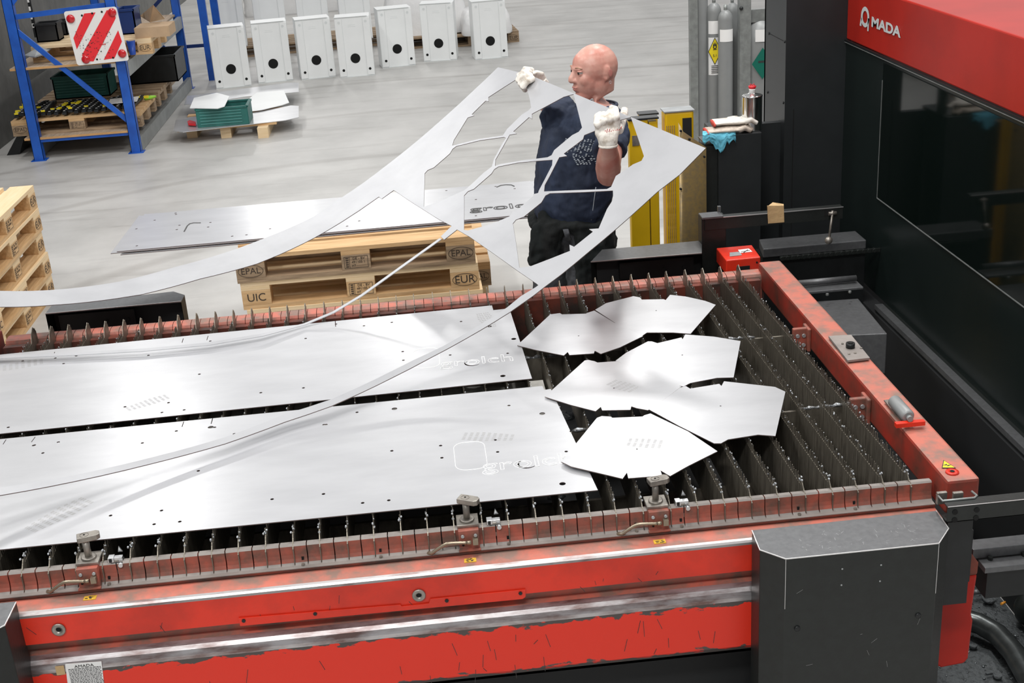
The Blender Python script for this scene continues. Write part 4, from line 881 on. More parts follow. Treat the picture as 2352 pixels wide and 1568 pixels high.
# ================================================================== pallet with plates and green crate
LP=make_pallet('p','p',marks=('',''),mid=False) if False else None
sp=empty('half_pallet',(-2.95,9.9,0),'small wooden pallet with three runners under the grey plates on the floor','pallet')
for x in (-3.24,-2.80,-2.36-.26):
    pass
for px in (443,521,606):
    p=AZ(px,316,0); m=M(); m.box((p.x-.05,p.y-.02,0),(p.x+.05,p.y+.7,.10)); m.build('runner','wood_light',sp)
m=M(); m.box((-3.45,9.55,.10),(-2.5,9.65,.122)); m.box((-3.45,9.9,.10),(-2.5,10.0,.122)); m.box((-3.45,10.2,.10),(-2.5,10.3,.122)); m.build('deck_board','wood',sp)
def plate_px(pts,z,th,label,mt='sheet_steel',nm='steel_plate',notch=None,grp=None):
    P=[AZ(p[0],p[1],z) for p in pts]; m=M(); m.prism([v-Vector((0,0,th)) for v in P],(0,0,th)); c=sum(P,Vector())/len(P); return m.build(nm,mt,None,label,'metal plate',grp,origin=tuple(c),recalc=True)
plate_px([(398,300),(404,275),(440,268),(560,262),(668,242),(686,243),(686,269),(655,276),(420,303)],.128,.005,'long grey plate with cut corners, lowest on the small pallet')
plate_px([(423,240),(430,220),(500,212),(660,190),(686,190),(686,211),(560,222),(470,238)],.138,.005,'long grey plate lying behind the teal crate')
plate_px([(570,228),(590,212),(652,208),(664,235),(650,240),(600,252),(575,255)],.146,.006,'small white notched plate right of the teal crate',mt='white_paint')
cr=empty('crate',(-3.05,9.75,.13),'teal ribbed plastic crate on the grey plates with a white panel on top','crate')
a=AZ(456,293,.13); b=AZ(572,284,.13); d=Vector((0,.33,0)); hz=Vector((0,0,.17))
m=M()
def quad(p,q): m.add([p,q,q+hz,p+hz],[(0,1,2,3)])
ax=(b-a); n_=Vector((-ax.y,ax.x,0)).normalized()*.012
for p,q in ((a,b),(a+d,b+d),(a,a+d),(b,b+d)): m.bar(p+hz/2,q+hz/2,.012,.17)
m.build('shell','green_crate',cr)
m=M()
for p,q in ((a,b),(a+d,b+d),(a,a+d),(b,b+d)): m.bar(p+hz,q+hz,.028,.016)
m.build('rim','green_crate',cr)
m=M()
for i in range(5): off=Vector((0,-.009,.03+i*.028)); m.bar(a+off+ax*.06,b+off-ax*.12,.005,.006)
m.build('rib','crate_rib',cr)
P=[AZ(*p,.315) for p in [(436,249),(446,226),(498,214),(527,222),(516,245),(500,250)]]; m=M(); m.prism(P,(0,0,.006)); c=sum(P,Vector())/6; m.build('white_panel','white_paint',None,'white six sided panel lying across the teal crate','panel',origin=tuple(c))
P=[AZ(*p,.14) for p in [(431,283),(436,280),(450,284),(450,289),(433,288)]]; m=M(); m.prism(P,(0,0,.02)); m.build('red_clip','cap_red',None,'small red clip on the plate left of the teal crate','clip')
# ================================================================== white housings
gw='white sheet metal housings in the front row'
wordc=['first','second','third','fourth','fifth','sixth','seventh']
def housing(label,group):
    r=empty('metal_housing',(0,0,0),label,'metal housing',group); W_,H_,D_=.41,.695,.30
    m=M(); m.box((0,0,0),(W_,D_,H_)); m.build('casing','white_paint',r,bevel=.004)
    for x0 in (0,W_-.085):
        m=M(); m.box((x0+.004,-.010,.012),(x0+.083,0,H_-.018)); fl=m.build('front_flange','white_paint',r,bevel=.002)
        for z in (.085,H_-.06):
            m=M(); cx=x0+(.05 if x0==0 else .035); m.cyl((cx,-.0105,z),(cx,-.0125,z),.0155,n=16,mi=0); m.build('mounting_hole','black_hole' if z<.2 else 'white_shade',fl)
    m=M(); m.box((-.002,-.014,H_-.003),(W_-.03,.01,H_+.002)); m.build('top_lip','white_shade',r)
    m=M(); m.cyl((W_/2-.005,-.001,.215),(W_/2-.005,-.003,.215),.057,n=30); m.build('cable_hole','black_hole',r)
    m=M(); m.box((.088,-.0015,.01),(.0895,0,H_-.02)); m.box((W_-.0895,-.0015,.01),(W_-.088,0,H_-.02)); m.box((.15,-.001,H_-.115),(.24,0,H_-.111)); m.box((.155,-.001,H_-.095),(.235,0,H_-.092)); m.build('fold_line','white_shade',r)
    m=M(); m.box((0,-.012,.0),(W_,.0,.008)); m.build('base_lip','white_shade',r)
    return r
front=[((497,205),(578,196)),((594,192),(674,184)),((693,184),(771,174)),((782,179),(861,172.6)),((879,157),(956,149)),((974,142),(1051,139)),((1092,138),(1168.6,131))]
H0=None
for i,(a,b) in enumerate(front):
    A=AZ(*a,0);B=AZ(*b,0); yaw=math.atan2(B.y-A.y,B.x-A.x); yaw=max(-.12,min(.16,yaw))
    lab='white metal housing with round black hole, %s from the left in the front row'%wordc[i]
    if H0 is None: H0=housing(lab,gw); o=H0
    else: o=copy_tree(H0); o['label']=lab
    o.location=A; o.rotation_euler=(0,0,yaw)
back=[((497,112),(579,105),'first'),((592,105),(672,98),'second'),((690,97),(772,90),'third'),((786,93),(862,86),'fourth')]
for a,b,nm in back:
    A=AZ(*a,.15);B=AZ(*b,.15); yaw=math.atan2(B.y-A.y,B.x-A.x)
    o=copy_tree(H0); o.location=A; o.rotation_euler=(0,0,.09); o['label']='white metal housing, %s from the left in the raised row behind'%nm; o['group']='white housings in the raised row behind'
PB=make_pallet('b','b',marks=('',''),mid=False,col=('wood_dark','wood_dark')) if False else None
def simple_pallet(loc,rz,label):
    o=place(E3,loc,rz,label,'pallets under the wrapped goods'); return o
bx_=AZ(497,112,.15)
simple_pallet((bx_.x+.62,bx_.y+.47,0),.09,'dark wooden pallet under the raised white housings at the left')
simple_pallet((bx_.x+1.85,bx_.y+.58,0),.09,'dark wooden pallet under the raised white housings at the right')
def wrapped(px,py,label,wd=.8,dp=.6,ht=.5,seed=1,z=.144):
    A=AZ(px,py,z); random.seed(seed); m=M(); nx,ny=12,8
    vs=[];fs=[]
    rings=[]
    for j in range(8):
        t=j/7; s=1-.18*t**3; zz=z+ht*t
        ring=[]
        for i in range(28):
            a=2*math.pi*i/28; e=.35; cx=math.copysign(abs(math.cos(a))**e,math.cos(a)); cy=math.copysign(abs(math.sin(a))**e,math.sin(a))
            n_=noise.noise(Vector((a*2,t*4,seed)))*.06
            ring.append((A.x+wd/2+cx*(wd/2)*(s+n_),A.y+dp/2+cy*(dp/2)*(s+n_),zz))
        rings.append(ring)
    for r_ in rings: vs+=r_
    for j in range(7):
        for i in range(28): fs.append((j*28+i,j*28+(i+1)%28,(j+1)*28+(i+1)%28,(j+1)*28+i))
    fs.append(tuple(7*28+i for i in range(28))); m.add(vs,fs,0,True)
    return m.build('wrapped_load','plastic_wrap',None,label,'wrapped goods','goods wrapped in white film',origin=(A.x,A.y,z))
pA=AZ(1190,97,0); simple_pallet((pA.x-.60,pA.y+.40,0),.05,'dark wooden pallet under the wrapped goods behind the last housing')
wrapped(1063,85,'white film wrapped goods on a pallet behind the last housing',.66,.7,.30,3)
pB=AZ(1080,108,0); simple_pallet((pB.x-.42,pB.y+.62,0),.05,'dark wooden pallet under the wrapped goods behind the fifth housing')
wrapped(885,88,'white film wrapped goods between the fifth and sixth housings',1.1,.7,.75,5)
wrapped(560,40,'white film wrapped goods behind the left raised housings',2.1,.6,.7,8,z=0.0)
wrapped(800,35,'white film wrapped goods behind the right raised housings',1.6,.6,.7,9,z=0.0)
# ================================================================== YELLOW POSTS, CABINET, GAS, COLUMN
def ypost(px0,px1,pyt,Y,dep,label,slot=None):
    a=AY(px0,pyt,Y); b=AY(px1,pyt,Y); h=a.z
    o=empty('light_curtain_post',((a.x+b.x)/2,Y,0),label,'post')
    w=b.x-a.x; m=M(); m.box((a.x,Y,0),(a.x+w*.66,Y+dep,h)); m.box((a.x+w*.69,Y+.004,0),(b.x,Y+dep,h-.012)); m.build('profile','yellow_paint',o,bevel=.004)
    m=M(); m.box((a.x+w*.66,Y+.01,0),(a.x+w*.69,Y+dep,h-.02)); m.build('groove','black_matte',o)
    m=M(); m.box((a.x-.004,Y-.004,h),(b.x+.004,Y+dep+.004,h+.008)); m.build('cap','column_grey',o)
    return o
yp=ypost(1444,1511,278,2.75,.05,'plain yellow safety post right behind the worker')
a=AY(1452,312,2.748);b=AY(1469,334,2.748); m=M(); m.box((a.x,2.7475,b.z),(b.x,2.75,a.z)); m.build('label_plate','grimy_steel',yp)
ypost(1470,1511,266,3.0,.06,'second yellow safety post just behind the plain one')
o=empty('light_curtain_post',(.0,3.1,0),'wide yellow safety post with ribbed side and black slot left of the black cabinet','post')
Y=3.0; a=AY(1527,260,Y); b=AY(1594,260,Y); h=a.z
m=M(); m.box((a.x,Y,0),(b.x,Y+.09,h)); m.build('profile','yellow_paint',o,bevel=.01)
m=M(); m.box((b.x-.055,Y-.003,.7),(b.x-.012,Y,h-.03)); m.build('slot','black_matte',o)
m=M(); m.box((a.x-.003,Y-.003,h),(b.x+.003,Y+.095,h+.006)); m.build('cap','zinc',o)
m=M()
for i in range(5): x=a.x+.006+i*.009; m.box((x,Y-.004,.3),(x+.0025,Y,h-.06))
m.build('rib','wood_dark',o)
# folded bronze guard plate with a slanted top
Y2=2.62; P=[AY(1558,282,Y2),AY(1622,338,Y2)]; xl=P[0].x; xr=P[1].x; zt_=P[0].z; zr=P[1].z
m=M(); m.add([(xl,Y2,0),(xl+.055,Y2-.012,0),(xr,Y2,0),(xl,Y2,zt_),(xl+.02,Y2-.01,zt_-.04),(xr,Y2,zr)],[(0,1,4,3),(1,2,5,4)],0,True)
o=m.build('guard_plate','gold_metal',None,'bronze coloured folded guard plate with slanted top beside the yellow post','guard plate',origin=((xl+xr)/2,Y2,0)); sl=o.modifiers.new('t','SOLIDIFY'); sl.thickness=.004
for px,py in [(1563,300),(1583,319),(1563,433),(1617,359)]:
    p=AY(px,py,Y2-.008); m=M(); m.cyl((p.x,p.y,p.z),(p.x,p.y-.012,p.z),.005,n=8); m.build('screw','black_metal',o)
# black cabinet
Yc=2.70; a=AY(1650,309,Yc); b=AY(1750,307,Yc); zc=AZ(1700,296,1.27).z
cab=empty('black_cabinet',((a.x+b.x)/2,Yc,0),'black steel cabinet carrying the work gloves and the can','cabinet')
zc=(a.z+b.z)/2; m=M(); m.box((a.x,Yc,0),(b.x,Yc+.28,zc)); m.build('body','column_grey',cab,bevel=.003)
a2=AY(1613,338,Yc+.0); m=M(); m.box((a2.x+.01,Yc+.01,0),(a.x,Yc+.12,AY(1630,335,Yc+.02).z)); m.build('side_box','black_guard',cab,bevel=.002)
m=M(); p=AY(1630,329,Yc); m.box((a2.x+.008,Yc,p.z+.0),(a.x+.004,Yc+.12,p.z+.006)); m.build('side_lid','guard_top',cab)
CABZ=zc; CABX=(a.x,b.x)
# metal can
p=AZ(1728,300,CABZ); pc=Vector((AY(1727,290,Yc+.07).x,Yc+.07,CABZ)); 
hcan=AY(1727,213,pc.y).z-CABZ; r_=.045
can=empty('metal_can',tuple(pc),'shiny round metal can with a red cap on the black cabinet','can')
zt2=AY(1727,219,pc.y).z
m=M(); m.rings([(pc,r_),(pc+Vector((0,0,.004)),r_+.001),(pc+Vector((0,0,.008)),r_)]+[(Vector((pc.x,pc.y,zt2-.006)),r_),(Vector((pc.x,pc.y,zt2)),r_+.0015),(Vector((pc.x,pc.y,zt2+.002)),r_-.001),(Vector((pc.x,pc.y,zt2+.004)),.040),(Vector((pc.x,pc.y,zt2+.010)),.016),(Vector((pc.x,pc.y,zt2+.016)),.013)],28); m.build('can_body','can_steel',can)
m=M(); m.rings([((pc.x,pc.y,zt2+.008),.016),((pc.x,pc.y,zt2+.022),.013),((pc.x,pc.y,zt2+.024),.014),((pc.x,pc.y,zt2+.030),.015)],16); m.build('spout','label_white',can)
m=M(); m.rings([((pc.x,pc.y,zt2+.029),.014),((pc.x,pc.y,zt2+.042),.018),((pc.x,pc.y,zt2+.043),.010)],16)
for s_ in (-1,1): m.rings([(Vector((pc.x+s_*.009,pc.y,zt2+.040))+Vector((s_*.004*math.sin(math.pi*i/8),0,.011*math.sin(math.pi*i/8)))-Vector((s_*.012*i/8,0,0)),.0015) for i in range(9)],6)
m.build('cap','cap_red',can)
# gas cylinders and frames
def gascyl(x,y,r,h,label,grp,dia=None,lab=None):
    o=empty('gas_cylinder',(x,y,0),label,'gas cylinder',grp)
    m=M(); pr_=[((x,y,.0),r*.96),((x,y,.02),r)]+[((x,y,h-r*1.3),r)]+[((x,y,h-r*1.3+r*1.3*math.sin(a)),r*math.cos(a)) for a in (.3,.6,.85,1.1,1.3)]
    m.rings(pr_,24); m.build('cylinder_body','gas_grey',o)
    m=M(); m.cyl((x,y,h-.01),(x,y,h+.03),r*.24); m.build('valve','galv',o)
    return o
def wraplabel(o,x,y,r,z0,z1,mt,a0=-150,a1=-30,nm='label'):
    m=M(); n=14; vs=[]
    for z in (z0,z1):
        for i in range(n+1): a=math.radians(a0+(a1-a0)*i/n); vs.append((x+(r+.001)*math.cos(a),y+(r+.001)*math.sin(a),z))
    m.add(vs,[(i,i+1,i+n+2,i+n+1) for i in range(n)],0,True); return m.build(nm,mt,o)
YG=5.4; gg='slim grey gas cylinders in the galvanised frame'
fr=empty('cylinder_frame',(.8,YG,0),'galvanised frame holding slim gas cylinders behind the black cabinet','frame')
def gx(px,Y=YG): return AY(px,150,Y).x
m=M(); x=gx(1591); m.box((x-.025,YG-.05,0),(x+.025,YG,2.2)); m.build('frame_post','galv',fr)
x=gx(1701); m=M(); m.box((x-.035,YG-.12,0),(x+.035,YG-.05,2.2)); m.build('frame_post','galv',fr)
m=M(); m.box((gx(1591),YG+.12,0),(gx(1760)+.3,YG+.17,.08)); m.box((gx(1715),YG-.06,1.36),(gx(1760)+.3,YG-.02,1.44)); m.build('frame_rail','galv',fr)
x=gx(1701,YG-.12); z=AY(1701,19,YG-.12).z; m=M(); m.ell((x,YG-.13,z),.013,.013,.013); m.build('knob','black_metal',fr)
zA=AY(1640,5,YG).z
c1=gascyl(gx(1612),YG+.02,.045,1.75,'slim grey gas cylinder at the left of the frame',gg)
xB=gx(1640,YG-.0); c2=gascyl(xB,YG,.047,zA,'slim grey gas cylinder with the yellow diamond label',gg)
xC=gx(1667,YG-.09); c3=gascyl(xC,YG-.08,.047,zA-.04,'slim grey gas cylinder with a plain white label in front of the diamond one',gg)
gascyl(gx(1684,YG+.05),YG+.08,.045,zA-.02,'slim grey gas cylinder partly hidden beside the frame post',gg)
zz=lambda py,Y=YG: AY(1640,py,Y).z
wraplabel(c2,xB,YG,.047,zz(172,YG-.04),zz(86,YG-.04),'label_white'); wraplabel(c2,xB,YG,.047,zz(78,YG-.04),zz(48,YG-.04),'label_white')
wraplabel(c3,xC,YG-.08,.047,zz(98,YG-.12),zz(70,YG-.12),'label_white')
def diamond(o,cx,cy,cz,w,h,mt,nm='diamond_label',back='text_dark'):
    m=M(); m.prism([(cx-w,cy,cz),(cx,cy,cz-h),(cx+w,cy,cz),(cx,cy,cz+h)],(0,-.0006,0)); d_=m.build(nm+'_border',back,o)
    m=M(); k=.9; m.prism([(cx-w*k,cy-.0008,cz),(cx,cy-.0008,cz-h*k),(cx+w*k,cy-.0008,cz),(cx,cy-.0008,cz+h*k)],(0,-.0004,0)); m.build(nm,mt,d_); return d_
d_=diamond(c2,gx(1642,YG-.049),YG-.049,zz(118,YG-.05),.044,.088,'label_yellow')
m=M(); cx,cz=gx(1642,YG-.051),zz(108,YG-.05); m.rings([(Vector((cx+.010*math.cos(a),YG-.0515,cz+.010*math.sin(a))),.003) for a in [2*math.pi*i/14 for i in range(15)]],4,cap=False)
for dx,hh in ((-.008,.02),(0,.028),(.008,.02)): m.prism([(cx+dx-.005,YG-.051,cz+.008),(cx+dx+.005,YG-.051,cz+.008),(cx+dx,YG-.051,cz+.008+hh)],(0,-.001,0))
m.box((cx-.012,YG-.052,cz-.018),(cx+.012,YG-.051,cz-.014)); m.build('flame_pictogram','text_dark',d_)
text_mesh('lettering','5.1',.022,'text_dark',d_,(cx,YG-.052,cz-.055),(1,0,0),(0,0,1))
m=M()
for i in range(5): z=zz(152+i*4,YG-.05); m.box((xB-.03,YG-.0505,z),(xB+.025,YG-.0495,z+.004))
m.build('printed_lines','text_dark',c2)
xD=gx(1745,YG-.1)+.02; cD=gascyl(xD,YG,.13,AY(1740,38,YG).z,'wide dark gas cylinder with a green diamond label beside the column','')
wraplabel(cD,xD,YG,.13,zz(104,YG-.12),zz(76,YG-.12),'label_white',-115,-60)
diamond(cD,gx(1752,YG-.14),YG-.135,AY(1752,146,YG-.14).z,.07,.10,'label_green',back='label_green')
m=M(); m.box((gx(1742,YG-.14),YG-.1375,AY(1748,142,YG-.14).z-.006),(gx(1757,YG-.14),YG-.137,AY(1748,142,YG-.14).z+.006)); m.build('bottle_mark','text_dark',cD)
# ================================================================== CUTTING MACHINE (right)
XM=.80
mac=empty('cutting_machine',(1.4,1.8,0),'large red and black enclosed cutting machine with a dark window on the right','machine')
zl=1.637; zh=1.884; Ya=.34; Yb=2.86
m=M(); m.add([(XM,Ya,zl),(XM,Yb,zl),(XM,Yb,zh),(XM,Ya,zh),(2.6,Ya,zl),(2.6,Yb,zl),(2.6,Yb,zh),(2.6,Ya,zh)],[(0,3,2,1),(3,7,6,2),(0,4,7,3),(1,2,6,5),(0,1,5,4)]); m.build('hood','red_hood',mac,bevel=.006,recalc=True)
def amada():
    pA=AX(1978,62,XM); pB=AX(2068,98,XM)
    # lower-case like ring and four capitals, reading towards the camera (-Y), up = +Z
    z0=AX(2010,70,XM).z
    g=lambda px,py: AX(px,py,XM-.001)
    c=g(1988,39); ry=(g(1979,37).y-g(1998,42).y)/2; rz_=(g(1989,14.5).z-g(1988,62).z)/2
    m=M(); n=32
    # flat annulus
    vs=[];fs=[]
    ri_y=(g(1983,39).y-g(1994,40).y)/2; ri_z=(g(1988,24.5).z-g(1988,53).z)/2
    for i in range(n):
        a=2*math.pi*i/n; vs.append((XM-.002,c.y+ry*math.cos(a),c.z+rz_*math.sin(a))); vs.append((XM-.002,c.y+ri_y*math.cos(a),c.z+ri_z*math.sin(a)))
    for i in range(n): j=(i+1)%n; fs.append((2*i,2*i+1,2*j+1,2*j)); 
    m.add(vs,fs)
    y1=c.y-ry; m.add([(XM-.002,y1-.0,c.z-.0),(XM-.002,y1+.016,c.z),(XM-.002,y1+.018,c.z-rz_*1.25),(XM-.002,y1+.002,c.z-rz_*1.25)],[(0,1,2,3)])
    y1=c.y+ry; m.add([(XM-.002,y1-.012,c.z-rz_*.3),(XM-.002,y1,c.z-rz_*.1),(XM-.002,y1+.012,c.z-rz_*1.02),(XM-.002,y1-.010,c.z-rz_*1.02)],[(0,1,2,3)])
    o=m.build('logo_ring','logo_silver',mac); o.location.x-=.001
    a=g(2002,56); b=g(2069,78)
    ln=abs(a.y-b.y); zc_=(g(2035,52).z+g(2035,76).z)/2
    t=text_mesh('logo_lettering','MADA',.10,'logo_silver',mac,(XM-.003,(a.y+b.y)/2,zc_),(0,-1,0),(0,0,1),sx=1.0,offset=.0035)
    ys=[v.co.y for v in t.data.vertices]; w=max(ys)-min(ys); zs=[v.co.z for v in t.data.vertices]; h=max(zs)-min(zs); hz=abs(g(2010,45).z-g(2010,69).z)
    cy=(max(ys)+min(ys))/2; cz=(max(zs)+min(zs))/2
    for v in t.data.vertices: v.co.y=cy+(v.co.y-cy)*ln/w; v.co.z=cz+(v.co.z-cz)*hz/h
    # heavier strokes
amada()
m=M(); m.bar((XM-.004,Ya,zl-.006),(XM-.004,Yb,zl-.006),.010,.010); m.build('hood_seam','black_metal',mac); m=M(); m.bar((XM-.008,Ya,zl-.012),(XM-.008,Yb,zl-.012),.0025,.003); m.build('bright_trim','galv',mac)
m=M(); m.box((XM+.0,Ya,.60),(XM+.05,Yb,zl-.01)); m.build('front_panel','hood_dark',mac,label='black panel below the red hood')
wz=1.032; wy=2.385
m=M(); m.box((XM-.004,Ya,wz),(XM,wy,zl-.03)); m.build('window_pane','glass_dark',mac,label='dark reflecting window pane')
m=M(); m.bar((XM-.005,Ya,wz-.001),(XM-.005,wy,wz-.001),.003,.0035); m.bar((XM-.005,wy,wz),(XM-.005,wy,zl-.10),.002,.002,up=(0,1,0)); m.build('window_trim','bare_edge2' if 'bare_edge2' in MT else 'galv',mac)
m=M(); m.box((XM-.05,Ya,.575),(XM+.02,2.23,.60)); m.build('lower_ledge','black_guard',mac)
m=M(); m.box((XM-.055,Ya,.585),(XM-.02,2.22,.606)); m.build('ledge_strip','guard_top',mac)
m=M(); m.box((XM-.06,Ya,0),(2.5,Yb,.57)); m.build('base','black_matte',mac)  # machine base, black to stand in for the shaded interior
# column
yb_=AX(1756,100,.52).y
xcl=AY(1805,100,Yb).x
m=M(); m.box((xcl,Yb,0),(XM+.02,Yb+.02,3.0)); m.box((xcl,Yb+.02,0),(xcl+.02,AX(1756,100,xcl).y,3.0)); m.box((xcl,AX(1756,100,xcl).y-.02,0),(XM+.3,AX(1756,100,xcl).y,3.0)); m.build('column','column_grey',mac,label='tall dark grey column')
yk=AX(1780,100,xcl).y
m=M(); m.box((.38,Yb+.06,0),(xcl+.03,Yb+.10,1.27)); m.build('side_panel','column_grey',mac)
for px,py in [(1766,77),(1802,96),(1763,212),(1799,236)]:
    p=AX(px,py,xcl-.001); m=M(); m.rings([((xcl,p.y,p.z),.006),((xcl-.004,p.y,p.z),.005)],10); m.build('screw','black_metal',mac)
m=M(); p=AX(1766,77,xcl-.002); q=AX(1802,96,xcl-.002); m.bar((xcl-.0005,p.y,p.z),(xcl-.0005,q.y,q.z),.001,.002); m.build('panel_seam','black_hole',mac)
m=M(); p=AY(1822,250,Yb-.001); m.box((p.x,Yb-.002,0),(p.x+.003,Yb,p.z)); m.build('panel_seam','black_hole',mac)
# black plate added as shade over the floor between table and machine
m=M(); m.box((.19,.98,.02),(XM-.08,2.0,.12)); m.build('shade_plate','black_matte',None,'flat black plate added as shade in the gap between table and machine','tray',origin=(.5,1.5,.02))
# ================================================================== guide rails at the back right
gr=empty('guide_rail',(.45,2.0,0),'black steel guide rail with drive chain running into the machine behind the end beam','rail')
zr=.86; a=AZ(1753,572,zr); b=AZ(1985,548,zr); yk=a.y; 
m=M(); m.prism([(a.x,yk,zr),(a.x+.02,yk+.14,zr),(XM-.06,yk+.14,zr),(XM-.06,yk,zr)],(0,0,-.04)); m.build('rail_top','guard_top',gr,bevel=.004)
m=M(); m.box((a.x,yk+.01,0),(XM-.06,yk+.13,zr-.04)); m.build('rail_body','black_metal',gr)
ch=M(); x=a.x+.08; zc2=AY(1800,592,yk-.006).z
i=0
while x<XM-.02:
    ch.box((x-.004,yk-.016,zc2-.009),(x+.026,yk-.010 if i%2 else yk-.006,zc2+.009)); ch.cyl((x,yk-.018,zc2),(x,yk,zc2),.0095,n=10,smooth=True); x+=.024; i+=1
ch.build('drive_chain','grimy_dark' if 'grimy_dark' in MT else 'black_guard',gr,bevel=.001)
z2=.84; a=AZ(1848,665,z2); b=AZ(1973,655,z2)
m=M(); m.cyl((a.x-.02,a.y+.03,z2+.018),(b.x,a.y+.03,z2+.018),.012); m.build('linear_shaft','guard_top',gr)
m=M(); m.box((a.x-.02,a.y-.03,z2-.01),(b.x+.01,a.y+.045,z2)); m.build('rail_plate','guard_top',gr,bevel=.002)
for px,py in [(1900,678),(1952,672)]:
    p=AZ(px,py,z2); m=M(); m.cyl((p.x,p.y,z2),(p.x,p.y,z2+.007),.006,n=6,smooth=False); m.build('bolt','galv',gr)
# grey control box
z3=.80; q=[AZ(*p,z3) for p in [(1868,692),(1971,685),(2038,766),(1935,770)]]
m=M(); m.prism([v-Vector((0,0,.16)) for v in q],(0,0,.16)); m.build('drive_box','dust_metal_dark' if 0 else 'guard_top2' if 'guard_top2' in MT else 'guard_top',None,'plain grey drive box sitting between the end beam and the machine','box',origin=tuple(sum(q,Vector())/4-Vector((0,0,.16))),bevel=.003)
m=M(); c=sum(q,Vector())/4; m.box((c.x-.05,c.y-.1,.0),(c.x+.05,c.y+.1,.64)); m.build('box_stand','black_matte',None,'black stand under the grey drive box','stand')
# bracket gantry with taped patch
ya=2.05; p0=AY(1612,520,ya); p1=AY(1936,495,ya)
gt=empty('sensor_bracket',(p0.x+.05,ya,0),'black angled bracket arm on a post with a taped patch above the red box','bracket')
zt_=AY(1780,494,ya).z; zb_=AY(1780,518,ya).z
pp=[AY(1612,503,ya),AY(1937,470,ya),AY(1933,497,ya),AY(1616,530,ya)]
zT=pp[0].z; zB=pp[3].z
m=M(); m.box((pp[0].x+.012,ya,zB),(pp[1].x,ya+.004,zT)); m.box((pp[0].x+.012,ya,zT-.004),(pp[1].x,ya+.04,zT)); m.build('arm','black_guard',gt,bevel=.001)
m=M(); m.bar((pp[0].x+.012,ya-.001,zT),(pp[1].x,ya-.001,zT),.003,.003); m.build('worn_edge','worn_steel_edge',gt)
m=M(); xq=pp[0].x; m.box((xq,ya-.01,zT+.001),(xq+.085,ya+.06,zT+.008)); m.box((xq+.078,ya+.05,zT),(xq+.09,ya+.065,zT+.03)); m.build('end_plate','worn_steel' if 0 else 'guard_top',gt)
m=M(); m.box((xq,ya+.004,0),(xq+.10,ya+.07,zT-.001)); m.build('post','black_guard',gt,bevel=.002)
tp=[AY(1762,472,ya-.006),AY(1800,472,ya-.006),AY(1801,510,ya-.006),AY(1764,513,ya-.006)]
m=M(); m.prism(tp,(0,-.002,0)); m.prism([AY(1762,476,ya-.004),AY(1775,466,ya+.03),AY(1800,470,ya+.03),AY(1800,476,ya-.004)],(0,0,.003)); m.build('tape_patch','tape',gt)
m=M(); sx0=AY(1912,490,ya-.01); s1_=AY(1905,560,ya-.03); m.cyl((sx0.x,ya-.012,sx0.z+.012),(s1_.x,ya-.02,s1_.z),.005,n=10); m.cyl((sx0.x-.016,ya-.010,sx0.z),(sx0.x+.016,ya-.010,sx0.z),.008,n=10); m.ell((s1_.x,ya-.02,s1_.z+.012),.016,.014,.016,nu=10,nv=7); m.build('tension_rod','grimy_steel',gt)
m=M(); m.box((sx0.x-.03,ya-.0015,sx0.z-.010),(sx0.x+.022,ya,sx0.z+.012)); m.build('slot','black_hole',gt)
# red connector box behind back rail
zx=1.0; q=[AZ(*p,zx) for p in [(1668,588),(1668,568),(1727,562),(1747,590),(1668,600)]]
rb=empty('red_box',(q[0].x+.05,q[0].y,0),'small red box with a printed label behind the right end of the back rail','box')
x0=AZ(1668,598,zx); x1=AZ(1747,590,zx); d1=AZ(1727,562,zx)
m=M(); m.prism([x0,x1,d1,Vector((x0.x,d1.y,zx))],(0,0,-.06)); m.build('housing','red_hood2' if 0 else 'red_paint',rb,bevel=.004)
m=M(); m.prism([AZ(1676,580,zx+.001),AZ(1700,578,zx+.001),AZ(1704,586,zx+.001),AZ(1676,589,zx+.001)],(0,0,.0008)); m.build('grey_label','zinc',rb)
m=M(); m.prism([AZ(1695,574,zx+.001),AZ(1720,571,zx+.001),AZ(1728,578,zx+.001),AZ(1700,581,zx+.001)],(0,0,.001)); w_=m.build('white_label','label_white',rb)
m=M(); m.bar(AZ(1702,578,zx+.0025),AZ(1722,575,zx+.0025),.004,.001); m.bar(AZ(1708,580,zx+.0025),AZ(1718,573,zx+.0025),.003,.001); m.build('printed_mark','text_dark',w_)
m=M(); m.box((x0.x+.01,x0.y+.02,0),(x1.x-.01,x0.y+.06,zx-.058)); m.build('stand','black_metal',rb)
m=M(); c=(x0+x1)/2; m.box((c.x-.025,c.y-.003,zx-.055),(c.x+.025,c.y,zx-.03)); m.cyl((x1.x-.015,x1.y-.001,zx-.02),(x1.x-.015,x1.y-.004,zx-.02),.004,n=8); m.build('socket','black_hole',rb)
# ================================================================== right foreground channel, rails, debris
chn=empty('steel_channel',(.25,.0,0),'black steel channel with four holes running right from the end of the table','channel')
zz_=1.008; a=AZ(2177,1164,zz_); yq=a.y; 
m=M(); m.box((a.x,yq,zz_-.045),(.96,yq+.0035,zz_)); m.box((a.x,yq,zz_-.004),(.96,yq+.035,zz_)); m.box((a.x,yq,zz_-.045),(.96,yq+.035,zz_-.041)); m.build('channel_body','black_guard',chn,bevel=.001)
for px,py in [(2194,1176),(2244,1171),(2193,1194),(2242,1189)]:
    p=AY(px,py,yq-.001); m=M(); m.cyl((p.x,yq-.0006,p.z),(p.x,yq-.0016,p.z),.007,n=14); m.build('bolt_hole','black_hole',chn)
m=M(); m.bar((a.x,yq-.0005,zz_),(.75,yq-.0005,zz_),.0016,.0016); m.build('worn_edge','worn_steel_edge',chn)
m=M(); pts=[AZ(*p,1.01) for p in [(2152,1135),(2165,1150),(2238,1143),(2244,1138),(2232,1128)]]
m.rings([(p,.003) for p in pts],8); m.build('end_hook','galv',chn)
